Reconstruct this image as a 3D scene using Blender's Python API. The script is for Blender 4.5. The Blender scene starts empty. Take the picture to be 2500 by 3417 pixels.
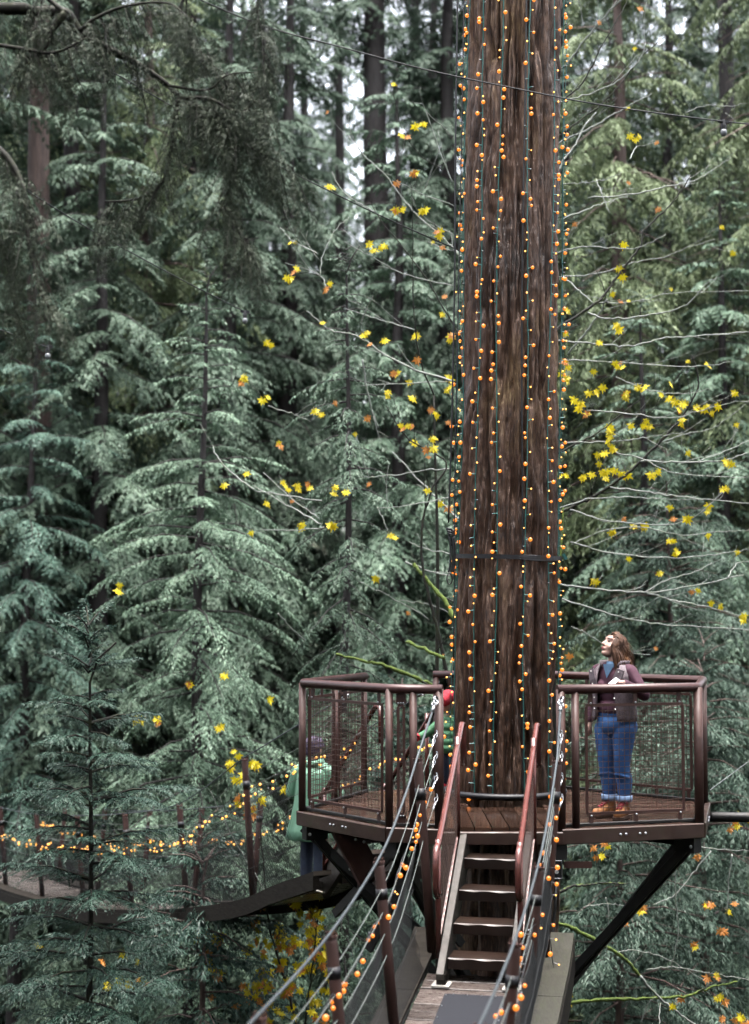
import bpy, bmesh, math, random
import numpy as np
from mathutils import Vector, Matrix

scene = bpy.context.scene
COL = scene.collection

# ------------------------------------------------------------------ camera, sky, sun, exposure
CAM_H = 1.70                       # metres above the platform deck (deck = z 0)
LENS_PX = 2500 * 50 / 24.0
PITCH = math.atan(332 / LENS_PX)
cam_data = bpy.data.cameras.new('camera')
cam_data.sensor_fit = 'HORIZONTAL'
cam_data.sensor_width = 24.0
cam_data.lens = 50.0
cam_data.clip_end = 2000
cam_data.dof.use_dof = True
cam_data.dof.focus_distance = 13.6
cam_data.dof.aperture_fstop = 1.25
cam = bpy.data.objects.new('camera', cam_data)
cam.location = (0, 0, CAM_H)
cam.rotation_euler = (math.pi / 2 + PITCH, 0, 0)
COL.objects.link(cam)
scene.camera = cam

SUN_EL, SUN_AZ = math.radians(80), math.radians(160)     # azimuth clockwise from +Y
world = bpy.data.worlds.new('World')
scene.world = world
world.use_nodes = True
wn, wl = world.node_tree.nodes, world.node_tree.links
wn.clear()
sky = wn.new('ShaderNodeTexSky')
sky.sky_type = 'NISHITA'
sky.sun_disc = False
sky.sun_elevation = SUN_EL
sky.sun_rotation = SUN_AZ
sky.air_density = 1.0
sky.dust_density = 6.0
sky.ozone_density = 0.6
bg = wn.new('ShaderNodeBackground')
bg.inputs['Strength'].default_value = 0.15
wo = wn.new('ShaderNodeOutputWorld')
overcast = wn.new('ShaderNodeHueSaturation')     # cloud cover: the same sky, greyed evenly
overcast.inputs['Saturation'].default_value = 0.35
wl.new(sky.outputs[0], overcast.inputs['Color'])
wl.new(overcast.outputs[0], bg.inputs[0])
wl.new(bg.outputs[0], wo.inputs[0])

sun_data = bpy.data.lights.new('sun', 'SUN')
sun_data.energy = 1.4
sun_data.angle = math.radians(50)
sun_data.color = (1.0, 0.97, 0.92)
sun = bpy.data.objects.new('sun', sun_data)
sd = Vector((math.sin(SUN_AZ) * math.cos(SUN_EL), math.cos(SUN_AZ) * math.cos(SUN_EL), math.sin(SUN_EL)))
sun.rotation_euler = sd.to_track_quat('Z', 'Y').to_euler()
sun.location = (0, 0, 60)
COL.objects.link(sun)

vs = scene.view_settings
vs.view_transform = 'Standard'
vs.look = 'None'
vs.gamma = 1.0
vs.use_curve_mapping = False
vs.exposure = 2.95
scene.cycles.max_bounces = 6
scene.cycles.diffuse_bounces = 3
scene.cycles.glossy_bounces = 3
scene.cycles.transmission_bounces = 4
scene.cycles.sample_clamp_indirect = 4.0
scene.cycles.use_denoising = True
scene.cycles.caustics_reflective = False
scene.cycles.caustics_refractive = False

# ------------------------------------------------------------------ helpers
def at(px, py, Y):
    """World point at depth Y that stands at photo pixel (px, py) (2500 x 3417)."""
    v = 1708.5 - py
    c, s = math.cos(PITCH), math.sin(PITCH)
    d = Vector((px - 1250, LENS_PX * c - v * s, LENS_PX * s + v * c))
    t = Y / d.y
    return Vector((d.x * t, Y, CAM_H + d.z * t))

def tag(o, label=None, cat=None, group=None, kind=None):
    if label: o['label'] = label
    if cat: o['category'] = cat
    if group: o['group'] = group
    if kind: o['kind'] = kind
    return o

def empty(name, loc, label=None, cat=None, group=None):
    o = bpy.data.objects.new(name, None)
    o.empty_display_size = 0.1
    o.location = loc
    COL.objects.link(o)
    return tag(o, label, cat, group)

def link(o, parent=None):
    COL.objects.link(o)
    if parent is not None:
        o.parent = parent
    return o

def world_off(parent):
    off = Vector((0, 0, 0))
    while parent is not None:
        off += parent.location
        parent = parent.parent
    return off

class MB:
    """Collects simple shapes in world space; build() links them as ONE mesh object."""
    def __init__(self):
        self.v, self.f = [], []
    def add(self, verts, faces):
        n = len(self.v)
        self.v.extend([tuple(p) for p in verts])
        self.f.extend([tuple(i + n for i in f) for f in faces])
        return self
    def prism(self, p0, p1, w, h, up=(0, 0, 1), bev=0.0):
        """Beam of section w x h from p0 to p1."""
        p0, p1 = Vector(p0), Vector(p1)
        d = (p1 - p0).normalized()
        up = Vector(up)
        s = d.cross(up)
        if s.length < 1e-4:
            s = d.cross(Vector((0, 1, 0)))
        s.normalize()
        u = s.cross(d).normalized()
        if bev > 0:
            b = bev
            sec = [(-w/2+b, -h/2), (w/2-b, -h/2), (w/2, -h/2+b), (w/2, h/2-b), (w/2-b, h/2), (-w/2+b, h/2), (-w/2, h/2-b), (-w/2, -h/2+b)]
        else:
            sec = [(-w/2, -h/2), (w/2, -h/2), (w/2, h/2), (-w/2, h/2)]
        m = len(sec)
        vs_ = [p + s * a + u * b2 for p in (p0, p1) for a, b2 in sec]
        fs = [(i, (i+1) % m, m + (i+1) % m, m + i) for i in range(m)]
        fs += [tuple(reversed(range(m))), tuple(range(m, 2*m))]
        return self.add(vs_, fs)
    def box(self, c, size, rz=0.0, bev=0.0):
        c = Vector(c)
        a = Vector((math.cos(rz), math.sin(rz), 0)) * size[0] / 2
        return self.prism(c - a, c + a, size[1], size[2], bev=bev)
    def tube(self, pts, r, n=8, caps=True):
        pts = [Vector(p) for p in pts]
        k = len(pts)
        rs = r if isinstance(r, (list, tuple)) else [r] * k
        tang = []
        for i in range(k):
            t = (pts[min(i+1, k-1)] - pts[max(i-1, 0)])
            if t.length < 1e-9: t = Vector((0, 0, 1))
            tang.append(t.normalized())
        ref = Vector((0, 0, 1)) if abs(tang[0].z) < 0.9 else Vector((1, 0, 0))
        nrm = (ref - tang[0] * ref.dot(tang[0])).normalized()
        vs_, fs = [], []
        for i in range(k):
            nrm = (nrm - tang[i] * nrm.dot(tang[i]))
            if nrm.length < 1e-6: nrm = tang[i].orthogonal()
            nrm.normalize()
            b = tang[i].cross(nrm)
            for j in range(n):
                a = 2 * math.pi * j / n
                vs_.append(pts[i] + (nrm * math.cos(a) + b * math.sin(a)) * rs[i])
        for i in range(k - 1):
            for j in range(n):
                fs.append((i*n + j, i*n + (j+1) % n, (i+1)*n + (j+1) % n, (i+1)*n + j))
        if caps:
            fs.append(tuple(reversed(range(n))))
            fs.append(tuple(range((k-1)*n, k*n)))
        return self.add(vs_, fs)
    def ball(self, c, r, n=10, m=6, sc=(1, 1, 1), rot=None):
        c = Vector(c)
        vs_ = [Vector((0, 0, 1))]
        for i in range(1, m):
            th = math.pi * i / m
            for j in range(n):
                a = 2 * math.pi * j / n
                vs_.append(Vector((math.sin(th) * math.cos(a), math.sin(th) * math.sin(a), math.cos(th))))
        vs_.append(Vector((0, 0, -1)))
        out = []
        for p in vs_:
            q = Vector((p.x * sc[0] * r, p.y * sc[1] * r, p.z * sc[2] * r))
            if rot is not None: q = rot @ q
            out.append(c + q)
        fs = [(0, 1 + j, 1 + (j+1) % n) for j in range(n)]
        for i in range(m - 2):
            for j in range(n):
                fs.append((1 + i*n + j, 1 + (i+1)*n + j, 1 + (i+1)*n + (j+1) % n, 1 + i*n + (j+1) % n))
        e = len(vs_) - 1
        fs += [(e, 1 + (m-2)*n + (j+1) % n, 1 + (m-2)*n + j) for j in range(n)]
        return self.add(out, fs)
    def torus(self, c, axis, R, r, n=12, m=6, stretch=None):
        c = Vector(c); axis = Vector(axis).normalized()
        u = axis.orthogonal().normalized(); w = axis.cross(u)
        if stretch is not None:
            sd_, k = Vector(stretch[0]).normalized(), stretch[1]
            u = (sd_ - axis * sd_.dot(axis)).normalized(); w = axis.cross(u)
        else:
            k = 1.0
        vs_, fs = [], []
        for i in range(n):
            a = 2 * math.pi * i / n
            ctr = u * math.cos(a) * R * k + w * math.sin(a) * R
            rad = (u * math.cos(a) + w * math.sin(a))
            for j in range(m):
                b = 2 * math.pi * j / m
                vs_.append(c + ctr + rad * math.cos(b) * r + axis * math.sin(b) * r)
        for i in range(n):
            for j in range(m):
                fs.append((i*m + j, ((i+1) % n)*m + j, ((i+1) % n)*m + (j+1) % m, i*m + (j+1) % m))
        return self.add(vs_, fs)
    def build(self, name, mat, parent=None, smooth=False, kind=None, **kw):
        off = world_off(parent)
        me = bpy.data.meshes.new(name)
        me.from_pydata([(p[0]-off.x, p[1]-off.y, p[2]-off.z) for p in self.v], [], self.f)
        if smooth:
            me.polygons.foreach_set('use_smooth', [True] * len(me.polygons))
        me.materials.append(mat)
        o = bpy.data.objects.new(name, me)
        link(o, parent)
        tag(o, kind=kind, **kw)
        return o

def array_mesh(name, verts, quads, mat, smooth=False):
    """Fast mesh from numpy arrays (n,3) and (m,4)."""
    me = bpy.data.meshes.new(name)
    n, m = len(verts), len(quads)
    k = quads.shape[1]
    me.vertices.add(n)
    me.vertices.foreach_set('co', np.ascontiguousarray(verts, dtype=np.float32).ravel())
    me.loops.add(m * k)
    me.loops.foreach_set('vertex_index', np.ascontiguousarray(quads, dtype=np.int32).ravel())
    me.polygons.add(m)
    me.polygons.foreach_set('loop_start', np.arange(0, m * k, k, dtype=np.int32))
    if smooth:
        me.polygons.foreach_set('use_smooth', np.ones(m, dtype=bool))
    me.materials.append(mat)
    me.update(calc_edges=True)
    return me

def catmull(pts, sub=6):
    pts = [Vector(p) for p in pts]
    if len(pts) < 3:
        return [pts[0].lerp(pts[-1], i / sub) for i in range(sub + 1)]
    P = [pts[0] * 2 - pts[1]] + pts + [pts[-1] * 2 - pts[-2]]
    out = []
    for i in range(1, len(P) - 2):
        for j in range(sub):
            t = j / sub
            a, b, c, d = P[i-1], P[i], P[i+1], P[i+2]
            out.append(0.5 * ((2*b) + (c - a)*t + (2*a - 5*b + 4*c - d)*t*t + (3*b - a - 3*c + d)*t*t*t))
    out.append(pts[-1])
    return out

# ------------------------------------------------------------------ materials
def new_mat(name):
    m = bpy.data.materials.new(name)
    m.use_nodes = True
    nt = m.node_tree
    b = nt.nodes['Principled BSDF']
    return m, nt, b

def ramp(nt, fac, stops):
    r = nt.nodes.new('ShaderNodeValToRGB')
    el = r.color_ramp.elements
    el[0].position, el[0].color = stops[0][0], (*stops[0][1], 1)
    el[1].position, el[1].color = stops[-1][0], (*stops[-1][1], 1)
    for p, c in stops[1:-1]:
        e = el.new(p); e.color = (*c, 1)
    nt.links.new(fac, r.inputs[0])
    return r

def texcoord(nt, kind='Object', scale=(1, 1, 1)):
    tc = nt.nodes.new('ShaderNodeTexCoord')
    mp = nt.nodes.new('ShaderNodeMapping')
    mp.inputs['Scale'].default_value = scale
    nt.links.new(tc.outputs[kind], mp.inputs[0])
    return mp.outputs[0]

def noise_tex(nt, vec, scale, detail=4, rough=0.55, dist=0.0):
    n = nt.nodes.new('ShaderNodeTexNoise')
    n.inputs['Scale'].default_value = scale
    n.inputs['Detail'].default_value = detail
    n.inputs['Roughness'].default_value = rough
    n.inputs['Distortion'].default_value = dist
    nt.links.new(vec, n.inputs['Vector'])
    return n.outputs['Fac']

def bump(nt, b, h, strength, dist):
    bp = nt.nodes.new('ShaderNodeBump')
    bp.inputs['Strength'].default_value = strength
    bp.inputs['Distance'].default_value = dist
    nt.links.new(h, bp.inputs['Height'])
    nt.links.new(bp.outputs[0], b.inputs['Normal'])

def surf(name, c0, c1, rough=(0.4, 0.6), scale=6, stretch=(1, 1, 1), bmp=0.2, bdist=0.005, metal=0.0, spec=0.5, coord='Object', c2=None, var=0.0):
    m, nt, b = new_mat(name)
    vec = texcoord(nt, coord, stretch)
    f = noise_tex(nt, vec, scale, 6, 0.6)
    stops = [(0.3, c0), (0.7, c1)] if c2 is None else [(0.28, c0), (0.5, c1), (0.72, c2)]
    r = ramp(nt, f, stops)
    if var > 0:
        oi = nt.nodes.new('ShaderNodeObjectInfo')
        vr = nt.nodes.new('ShaderNodeMapRange')
        vr.inputs['To Min'].default_value = 1 - var; vr.inputs['To Max'].default_value = 1 + var
        hs = nt.nodes.new('ShaderNodeHueSaturation')
        nt.links.new(oi.outputs['Random'], vr.inputs['Value']); nt.links.new(vr.outputs[0], hs.inputs['Value'])
        nt.links.new(r.outputs[0], hs.inputs['Color']); nt.links.new(hs.outputs[0], b.inputs['Base Color'])
    else:
        nt.links.new(r.outputs[0], b.inputs['Base Color'])
    f2 = noise_tex(nt, vec, scale * 2.3, 4, 0.6)
    mr = nt.nodes.new('ShaderNodeMapRange')
    mr.inputs['From Min'].default_value = 0.3; mr.inputs['From Max'].default_value = 0.7
    mr.inputs['To Min'].default_value = rough[0]; mr.inputs['To Max'].default_value = rough[1]
    nt.links.new(f2, mr.inputs['Value'])
    nt.links.new(mr.outputs[0], b.inputs['Roughness'])
    b.inputs['Metallic'].default_value = metal
    b.inputs['Specular IOR Level'].default_value = spec
    if bmp > 0:
        bump(nt, b, f2, bmp, bdist)
    return m

def foliage(name, dark, mid, light, rough=0.5, trans=0.3, clump=1.2):
    """Leaf colour varying by clump (noise in object space) and by leaf; some light passes through."""
    m, nt, b = new_mat(name)
    vec = texcoord(nt, 'Object')
    f = noise_tex(nt, vec, clump, 3, 0.6)
    geo = nt.nodes.new('ShaderNodeNewGeometry')
    oi = nt.nodes.new('ShaderNodeObjectInfo')
    mix = nt.nodes.new('ShaderNodeMath'); mix.operation = 'MULTIPLY_ADD'
    mix.inputs[1].default_value = 0.34
    nt.links.new(geo.outputs['Random Per Island'], mix.inputs[0])
    ad = nt.nodes.new('ShaderNodeMath'); ad.operation = 'MULTIPLY_ADD'
    ad.inputs[1].default_value = 0.9; ad.inputs[2].default_value = -0.12
    nt.links.new(f, ad.inputs[0])
    nt.links.new(ad.outputs[0], mix.inputs[2])
    r = ramp(nt, mix.outputs[0], [(0.2, dark), (0.5, mid), (0.85, light)])
    hs = nt.nodes.new('ShaderNodeHueSaturation')
    mr = nt.nodes.new('ShaderNodeMapRange')
    mr.inputs['To Min'].default_value = 0.8; mr.inputs['To Max'].default_value = 1.15
    nt.links.new(oi.outputs['Random'], mr.inputs['Value'])
    nt.links.new(mr.outputs[0], hs.inputs['Value'])
    nt.links.new(r.outputs[0], hs.inputs['Color'])
    nt.links.new(hs.outputs[0], b.inputs['Base Color'])
    b.inputs['Roughness'].default_value = rough
    b.inputs['Specular IOR Level'].default_value = 0.35
    tr = nt.nodes.new('ShaderNodeBsdfTranslucent')
    nt.links.new(hs.outputs[0], tr.inputs['Color'])
    ms = nt.nodes.new('ShaderNodeMixShader')
    ms.inputs[0].default_value = trans
    nt.links.new(b.outputs[0], ms.inputs[1]); nt.links.new(tr.outputs[0], ms.inputs[2])
    out = nt.nodes['Material Output']
    nt.links.new(ms.outputs[0], out.inputs['Surface'])
    return m

M = {}
M['steel_brown'] = surf('brown_painted_steel', (0.062, 0.031, 0.025), (0.080, 0.040, 0.033), (0.42, 0.56), 6, bmp=0, spec=0.4)
M['rail_paint'] = surf('wet_brown_rail_paint', (0.058, 0.027, 0.024), (0.072, 0.033, 0.030), (0.30, 0.40), 6, bmp=0, spec=0.4)
M['steel_red'] = surf('red_brown_handrail_paint', (0.12, 0.040, 0.034), (0.16, 0.055, 0.045), (0.15, 0.28), 12, bmp=0, spec=0.6)
M['steel_black'] = surf('black_steel', (0.012, 0.012, 0.012), (0.024, 0.022, 0.02), (0.35, 0.6), 10, bmp=0.1)
M['beam_wood'] = surf('weathered_beam', (0.011, 0.009, 0.007), (0.020, 0.016, 0.012), (0.6, 0.8), 7, (1, 1, 6), bmp=0.2, c2=(0.028, 0.024, 0.018), spec=0.2)
M['fascia'] = surf('brown_fascia_beam', (0.040, 0.022, 0.017), (0.062, 0.034, 0.026), (0.3, 0.6), 5, bmp=0.1, c2=(0.052, 0.042, 0.022))
M['deck'] = surf('wet_deck_plank', (0.10, 0.056, 0.042), (0.125, 0.073, 0.055), (0.12, 0.26), 2, (1, 4, 1), bmp=0, spec=0.7, c2=(0.15, 0.095, 0.075), var=0.25)
M['deck_y'] = surf('wet_deck_board', (0.085, 0.045, 0.030), (0.12, 0.068, 0.047), (0.08, 0.22), 2, (4, 1, 1), bmp=0, spec=0.7, var=0.25)
M['tread'] = surf('wet_stair_tread', (0.022, 0.011, 0.007), (0.038, 0.020, 0.013), (0.34, 0.5), 4, (1, 4, 1), bmp=0, spec=0.6, var=0.15)
M['stringer'] = surf('grey_wood_stringer', (0.042, 0.035, 0.029), (0.070, 0.060, 0.051), (0.45, 0.65), 9, (1, 1, 3), bmp=0.1)
M['plank_grey'] = surf('mossy_grey_plank', (0.028, 0.027, 0.021), (0.046, 0.044, 0.035), (0.4, 0.7), 8, (5, 1, 1), bmp=0.15, c2=(0.042, 0.048, 0.028), spec=0.25)
M['plank_wet'] = surf('wet_worn_plank', (0.05, 0.036, 0.03), (0.12, 0.10, 0.09), (0.15, 0.45), 7, (1, 5, 1), bmp=0.1, spec=0.6, var=0.3)
M['mat'] = surf('grey_grip_mat', (0.017, 0.018, 0.022), (0.026, 0.027, 0.032), (0.8, 0.95), 160, bmp=0.2, bdist=0.002, spec=0.15)
M['galv'] = surf('galvanised_steel', (0.32, 0.33, 0.35), (0.48, 0.50, 0.52), (0.25, 0.4), 30, bmp=0.1, metal=0.9)
M['cable'] = surf('steel_wire_rope', (0.045, 0.055, 0.060), (0.085, 0.098, 0.105), (0.4, 0.55), 90, bmp=0.3, bdist=0.003, metal=0.3)
M['wire'] = surf('thin_galvanised_wire', (0.11, 0.125, 0.115), (0.17, 0.19, 0.175), (0.4, 0.55), 40, bmp=0, metal=0.3)
M['mesh_wire'] = surf('brown_coated_wire', (0.07, 0.042, 0.034), (0.11, 0.065, 0.052), (0.3, 0.5), 20, bmp=0)
M['net'] = surf('black_netting', (0.012, 0.013, 0.013), (0.022, 0.023, 0.022), (0.6, 0.8), 20, bmp=0)
M['black_rubber'] = surf('black_rubber', (0.010, 0.010, 0.012), (0.02, 0.02, 0.023), (0.4, 0.6), 12, bmp=0.1)
M['white_plate'] = surf('worn_white_bracket', (0.32, 0.30, 0.27), (0.55, 0.53, 0.49), (0.4, 0.6), 16, bmp=0.2)
M['teal_wire'] = surf('green_light_cord', (0.014, 0.095, 0.085), (0.022, 0.13, 0.115), (0.4, 0.6), 20, bmp=0)
M['black_wire'] = surf('black_cord', (0.010, 0.011, 0.012), (0.02, 0.021, 0.022), (0.35, 0.6), 20, bmp=0)
M['outlet_white'] = surf('pale_outlet_plastic', (0.45, 0.45, 0.44), (0.55, 0.55, 0.54), (0.35, 0.5), 20, bmp=0)
M['bulb_glass'] = surf('clear_bulb_glass', (0.16, 0.17, 0.18), (0.24, 0.25, 0.26), (0.12, 0.2), 10, bmp=0, spec=0.6)

def bulb_mat(name, col, strength, base):
    m, nt, b = new_mat(name)
    b.inputs['Base Color'].default_value = (*base, 1)
    b.inputs['Roughness'].default_value = 0.12
    b.inputs['Emission Color'].default_value = (*col, 1)
    vec = texcoord(nt, 'Object')
    f = noise_tex(nt, vec, 25, 1, 0.5)
    mr = nt.nodes.new('ShaderNodeMapRange')
    mr.inputs['To Min'].default_value = strength * 0.75; mr.inputs['To Max'].default_value = strength * 1.25
    nt.links.new(f, mr.inputs['Value'])
    nt.links.new(mr.outputs[0], b.inputs['Emission Strength'])
    m.cycles.emission_sampling = 'NONE'
    return m
M['bulb_far'] = bulb_mat('lit_yellow_bulb', (1.0, 0.44, 0.08), 0.30, (0.5, 0.2, 0.04))
M['bulb'] = bulb_mat('lit_orange_bulb', (1.0, 0.27, 0.03), 0.16, (0.38, 0.11, 0.02))
M['filament'] = bulb_mat('lit_bulb_core', (1.0, 0.42, 0.09), 0.42, (0.5, 0.2, 0.05))

M['moss'] = surf('bright_moss', (0.045, 0.075, 0.012), (0.11, 0.155, 0.02), (0.8, 0.95), 30, bmp=0.8, bdist=0.02)
M['branch_pale'] = surf('pale_grey_branch_bark', (0.15, 0.16, 0.145), (0.24, 0.255, 0.23), (0.4, 0.65), 12, bmp=0.1, c2=(0.12, 0.15, 0.08))
M['branch_dark'] = surf('dark_branch_bark', (0.010, 0.010, 0.008), (0.022, 0.021, 0.016), (0.6, 0.8), 12, bmp=0.3, c2=(0.03, 0.036, 0.014), spec=0.25)
M['trunk_dark'] = surf('dark_conifer_bark', (0.012, 0.010, 0.009), (0.028, 0.022, 0.020), (0.6, 0.85), 5, (3, 3, 0.5), bmp=0.8, bdist=0.03)
M['trunk_red'] = surf('reddish_conifer_bark', (0.05, 0.034, 0.028), (0.14, 0.095, 0.08), (0.6, 0.85), 5, (3, 3, 0.4), bmp=0.8, bdist=0.03)
M['leaf_yellow'] = foliage('yellow_maple_leaf', (0.66, 0.46, 0.01), (0.8, 0.66, 0.02), (0.86, 0.78, 0.1), 0.35, 0.5, 0.6)
M['leaf_orange'] = foliage('orange_brown_maple_leaf', (0.36, 0.11, 0.03), (0.62, 0.25, 0.05), (0.66, 0.38, 0.14), 0.4, 0.45, 0.6)
M['needle'] = foliage('hemlock_needles', (0.06, 0.104, 0.068), (0.125, 0.2, 0.132), (0.22, 0.32, 0.215), 0.45, 0.22, 1.1)
M['needle_teal'] = foliage('blue_green_needles', (0.052, 0.105, 0.078), (0.1, 0.185, 0.138), (0.18, 0.29, 0.215), 0.45, 0.22, 1.1)
M['needle_near_shade'] = foliage('shade_darkened_needles', (0.018, 0.046, 0.033), (0.038, 0.084, 0.06), (0.072, 0.134, 0.096), 0.45, 0.22, 1.3)  # needle green darkened: the shade low in the forest is put into the colour
M['needle_dark'] = foliage('dark_olive_needles', (0.036, 0.05, 0.03), (0.058, 0.078, 0.046), (0.09, 0.115, 0.066), 0.5, 0.2, 1.3)
M['needle_far'] = foliage('far_hemlock_needles', (0.048, 0.08, 0.053), (0.078, 0.123, 0.082), (0.125, 0.178, 0.12), 0.55, 0.22, 0.5)
M['cedar'] = foliage('cedar_sprays', (0.085, 0.12, 0.06), (0.15, 0.2, 0.095), (0.23, 0.29, 0.14), 0.5, 0.25, 0.5)
M['needle_low_shade'] = foliage('shade_darkened_cedar_sprays', (0.024, 0.046, 0.032), (0.052, 0.092, 0.064), (0.105, 0.16, 0.115), 0.5, 0.2, 1.1)  # dark copy of the needle colour, with the deep shade down there painted in
# ------------------------------------------------------------------ ground
def sstep(a, b, x):
    t = np.clip((x - a) / (b - a), 0, 1)
    return t * t * (3 - 2 * t)

def ground_z(x, y):
    x = np.asarray(x, dtype=float); y = np.asarray(y, dtype=float)
    return -11.0 + 17.0 * sstep(22, 85, y) + 0.5 * np.sin(x * 0.31 + 1.2) * np.cos(y * 0.27) + 0.25 * np.sin(x * 0.9 + y * 0.7) + 4.0 * sstep(14, 60, np.abs(x))

gx = np.concatenate([np.linspace(-400, -50, 15), np.linspace(-45, 45, 61), np.linspace(50, 400, 15)])
gy = np.concatenate([np.linspace(-200, -20, 9), np.linspace(-15, 100, 78), np.linspace(110, 600, 20)])
GX, GY = np.meshgrid(gx, gy)
gv = np.stack([GX.ravel(), GY.ravel(), ground_z(GX, GY).ravel()], 1)
nx, ny = len(gx), len(gy)
ii, jj = np.meshgrid(np.arange(nx - 1), np.arange(ny - 1))
a0 = (jj * nx + ii).ravel()
gq = np.stack([a0, a0 + 1, a0 + nx + 1, a0 + nx], 1)
M['ground'] = surf('forest_floor', (0.018, 0.016, 0.010), (0.035, 0.036, 0.018), (0.8, 0.95), 1.2, bmp=0.6, bdist=0.1, c2=(0.03, 0.045, 0.018))
tag(link(bpy.data.objects.new('ground', array_mesh('ground', gv, gq, M['ground'], True))), kind='structure')

# ------------------------------------------------------------------ conifer foliage
def _norm(a):
    return a / np.maximum(np.linalg.norm(a, axis=-1, keepdims=True), 1e-9)

def spray(rng, L, leaf, droop=0.25, rise=0.12, wid=0.42, hang=0.35, sag=0.25, width=0.34, step=1.0):
    """One flat bough along +x: side twigs carrying narrow leaf sprays.  Returns leaf quads (n,4,3)."""
    def axis(s):
        return np.stack([L * s * (1 - 0.10 * s * s), L * 0.04 * np.sin(s * 5 + ph), L * (rise * s - droop * s ** 2.1)], -1)
    ph = rng.uniform(0, 6)
    P, D, N, LN = [], [], [], []
    nl = max(4, int(L / (leaf * 1.15 * step)))
    for side in (-1, 1):
        for i in range(nl):
            s = 0.06 + 0.94 * (i + rng.uniform(0.1, 0.9)) / nl
            b = axis(np.array(s)); b2 = axis(np.array(min(s + 0.02, 1.02)))
            t = _norm(b2 - b)
            env = (1 - s) ** 0.75 * min(1.0, 0.30 + 1.5 * s) + 0.05
            ll = L * wid * env * rng.uniform(0.65, 1.25)
            if ll < leaf * 0.6: ll = leaf * 0.6
            ang = math.radians(rng.uniform(44, 72) - 14 * s) * side
            d = np.array([t[0] * math.cos(ang) - t[1] * math.sin(ang), t[0] * math.sin(ang) + t[1] * math.cos(ang), t[2] * 0.6 + rng.uniform(-0.12, 0.10)])
            d = d / np.linalg.norm(d)
            m = max(2, int(ll / (leaf * 0.52 * step)))
            u = (np.arange(m) + rng.uniform(0, 1, m)) / m
            h = hang * rng.uniform(0.5, 1.5)
            pos = b + d * (ll * u)[:, None] + np.array([0, 0, -1.0]) * (h * ll * u ** 1.9)[:, None]
            tg = _norm(d + np.array([0, 0, -1.0]) * (h * 1.9 * u ** 0.9)[:, None])
            for sd in (-1, 1, 0):
                if sd == 0:
                    dd = tg; ln = leaf * np.full(m, 0.9)
                else:
                    a = np.radians(rng.uniform(32, 62, m)) * sd
                    perp = _norm(np.cross(tg, np.array([0, 0, 1.0])))
                    dd = tg * np.cos(a)[:, None] + perp * np.sin(a)[:, None]
                    ln = leaf * (1.45 - 0.8 * u) * rng.uniform(0.7, 1.3, m)
                dd = _norm(dd + np.stack([rng.normal(0, .10, m), rng.normal(0, .10, m), -np.abs(rng.normal(sag, .18, m))], 1))
                nn = _norm(np.cross(np.cross(dd, np.array([0, 0, 1.0]) + rng.normal(0, .35, (m, 3))), dd))
                P.append(pos); D.append(dd); N.append(nn); LN.append(ln)
    P, D, N, LN = np.concatenate(P), np.concatenate(D), np.concatenate(N), np.concatenate(LN)
    S = np.cross(D, N)
    w = (LN * width * rng.uniform(0.75, 1.25, len(LN)))[:, None]
    ln = LN[:, None]
    mid = P + D * ln * 0.42 + N * ln * 0.05
    q = np.stack([P, mid + S * w * 0.5, P + D * ln - N * ln * 0.06, mid - S * w * 0.5], 1)
    return q

def templates(seed, sizes, leaf, n=3, **kw):
    rng = np.random.default_rng(seed)
    out = {}
    for L in sizes:
        out[L] = [spray(rng, L, leaf, **kw) for _ in range(n)]
    return out

def rotz(a):
    c, s = math.cos(a), math.sin(a)
    return np.array([[c, -s, 0], [s, c, 0], [0, 0, 1.0]])
def roty(a):
    c, s = math.cos(a), math.sin(a)
    return np.array([[c, 0, s], [0, 1, 0], [-s, 0, c]])
def rotx(a):
    c, s = math.cos(a), math.sin(a)
    return np.array([[1, 0, 0], [0, c, -s], [0, s, c]])

def place(tmpl, rng, L, pos, az, pitch, roll=0.0):
    key = min(tmpl, key=lambda k: abs(math.log(k / L)))
    t = tmpl[key][rng.integers(len(tmpl[key]))]
    k = L / key
    R = rotz(az) @ roty(-pitch) @ rotx(roll)
    flip = np.array([1, rng.choice([-1, 1]), 1])
    return (t * k * flip) @ R.T + pos

def finish_tree(name, loc, leaves, wood, leaf_mat, bark_mat, label, cat='tree', group=None):
    root = empty(name, loc, label, cat, group)
    off = np.array(root.location)
    v = (np.concatenate(leaves) - off).reshape(-1, 3)
    q = np.arange(len(v), dtype=np.int32).reshape(-1, 4)
    wood.build('trunk', bark_mat, root, smooth=True)
    c = bpy.data.objects.new('crown', array_mesh('crown', v, q, leaf_mat))
    link(c, root)
    return root

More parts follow.
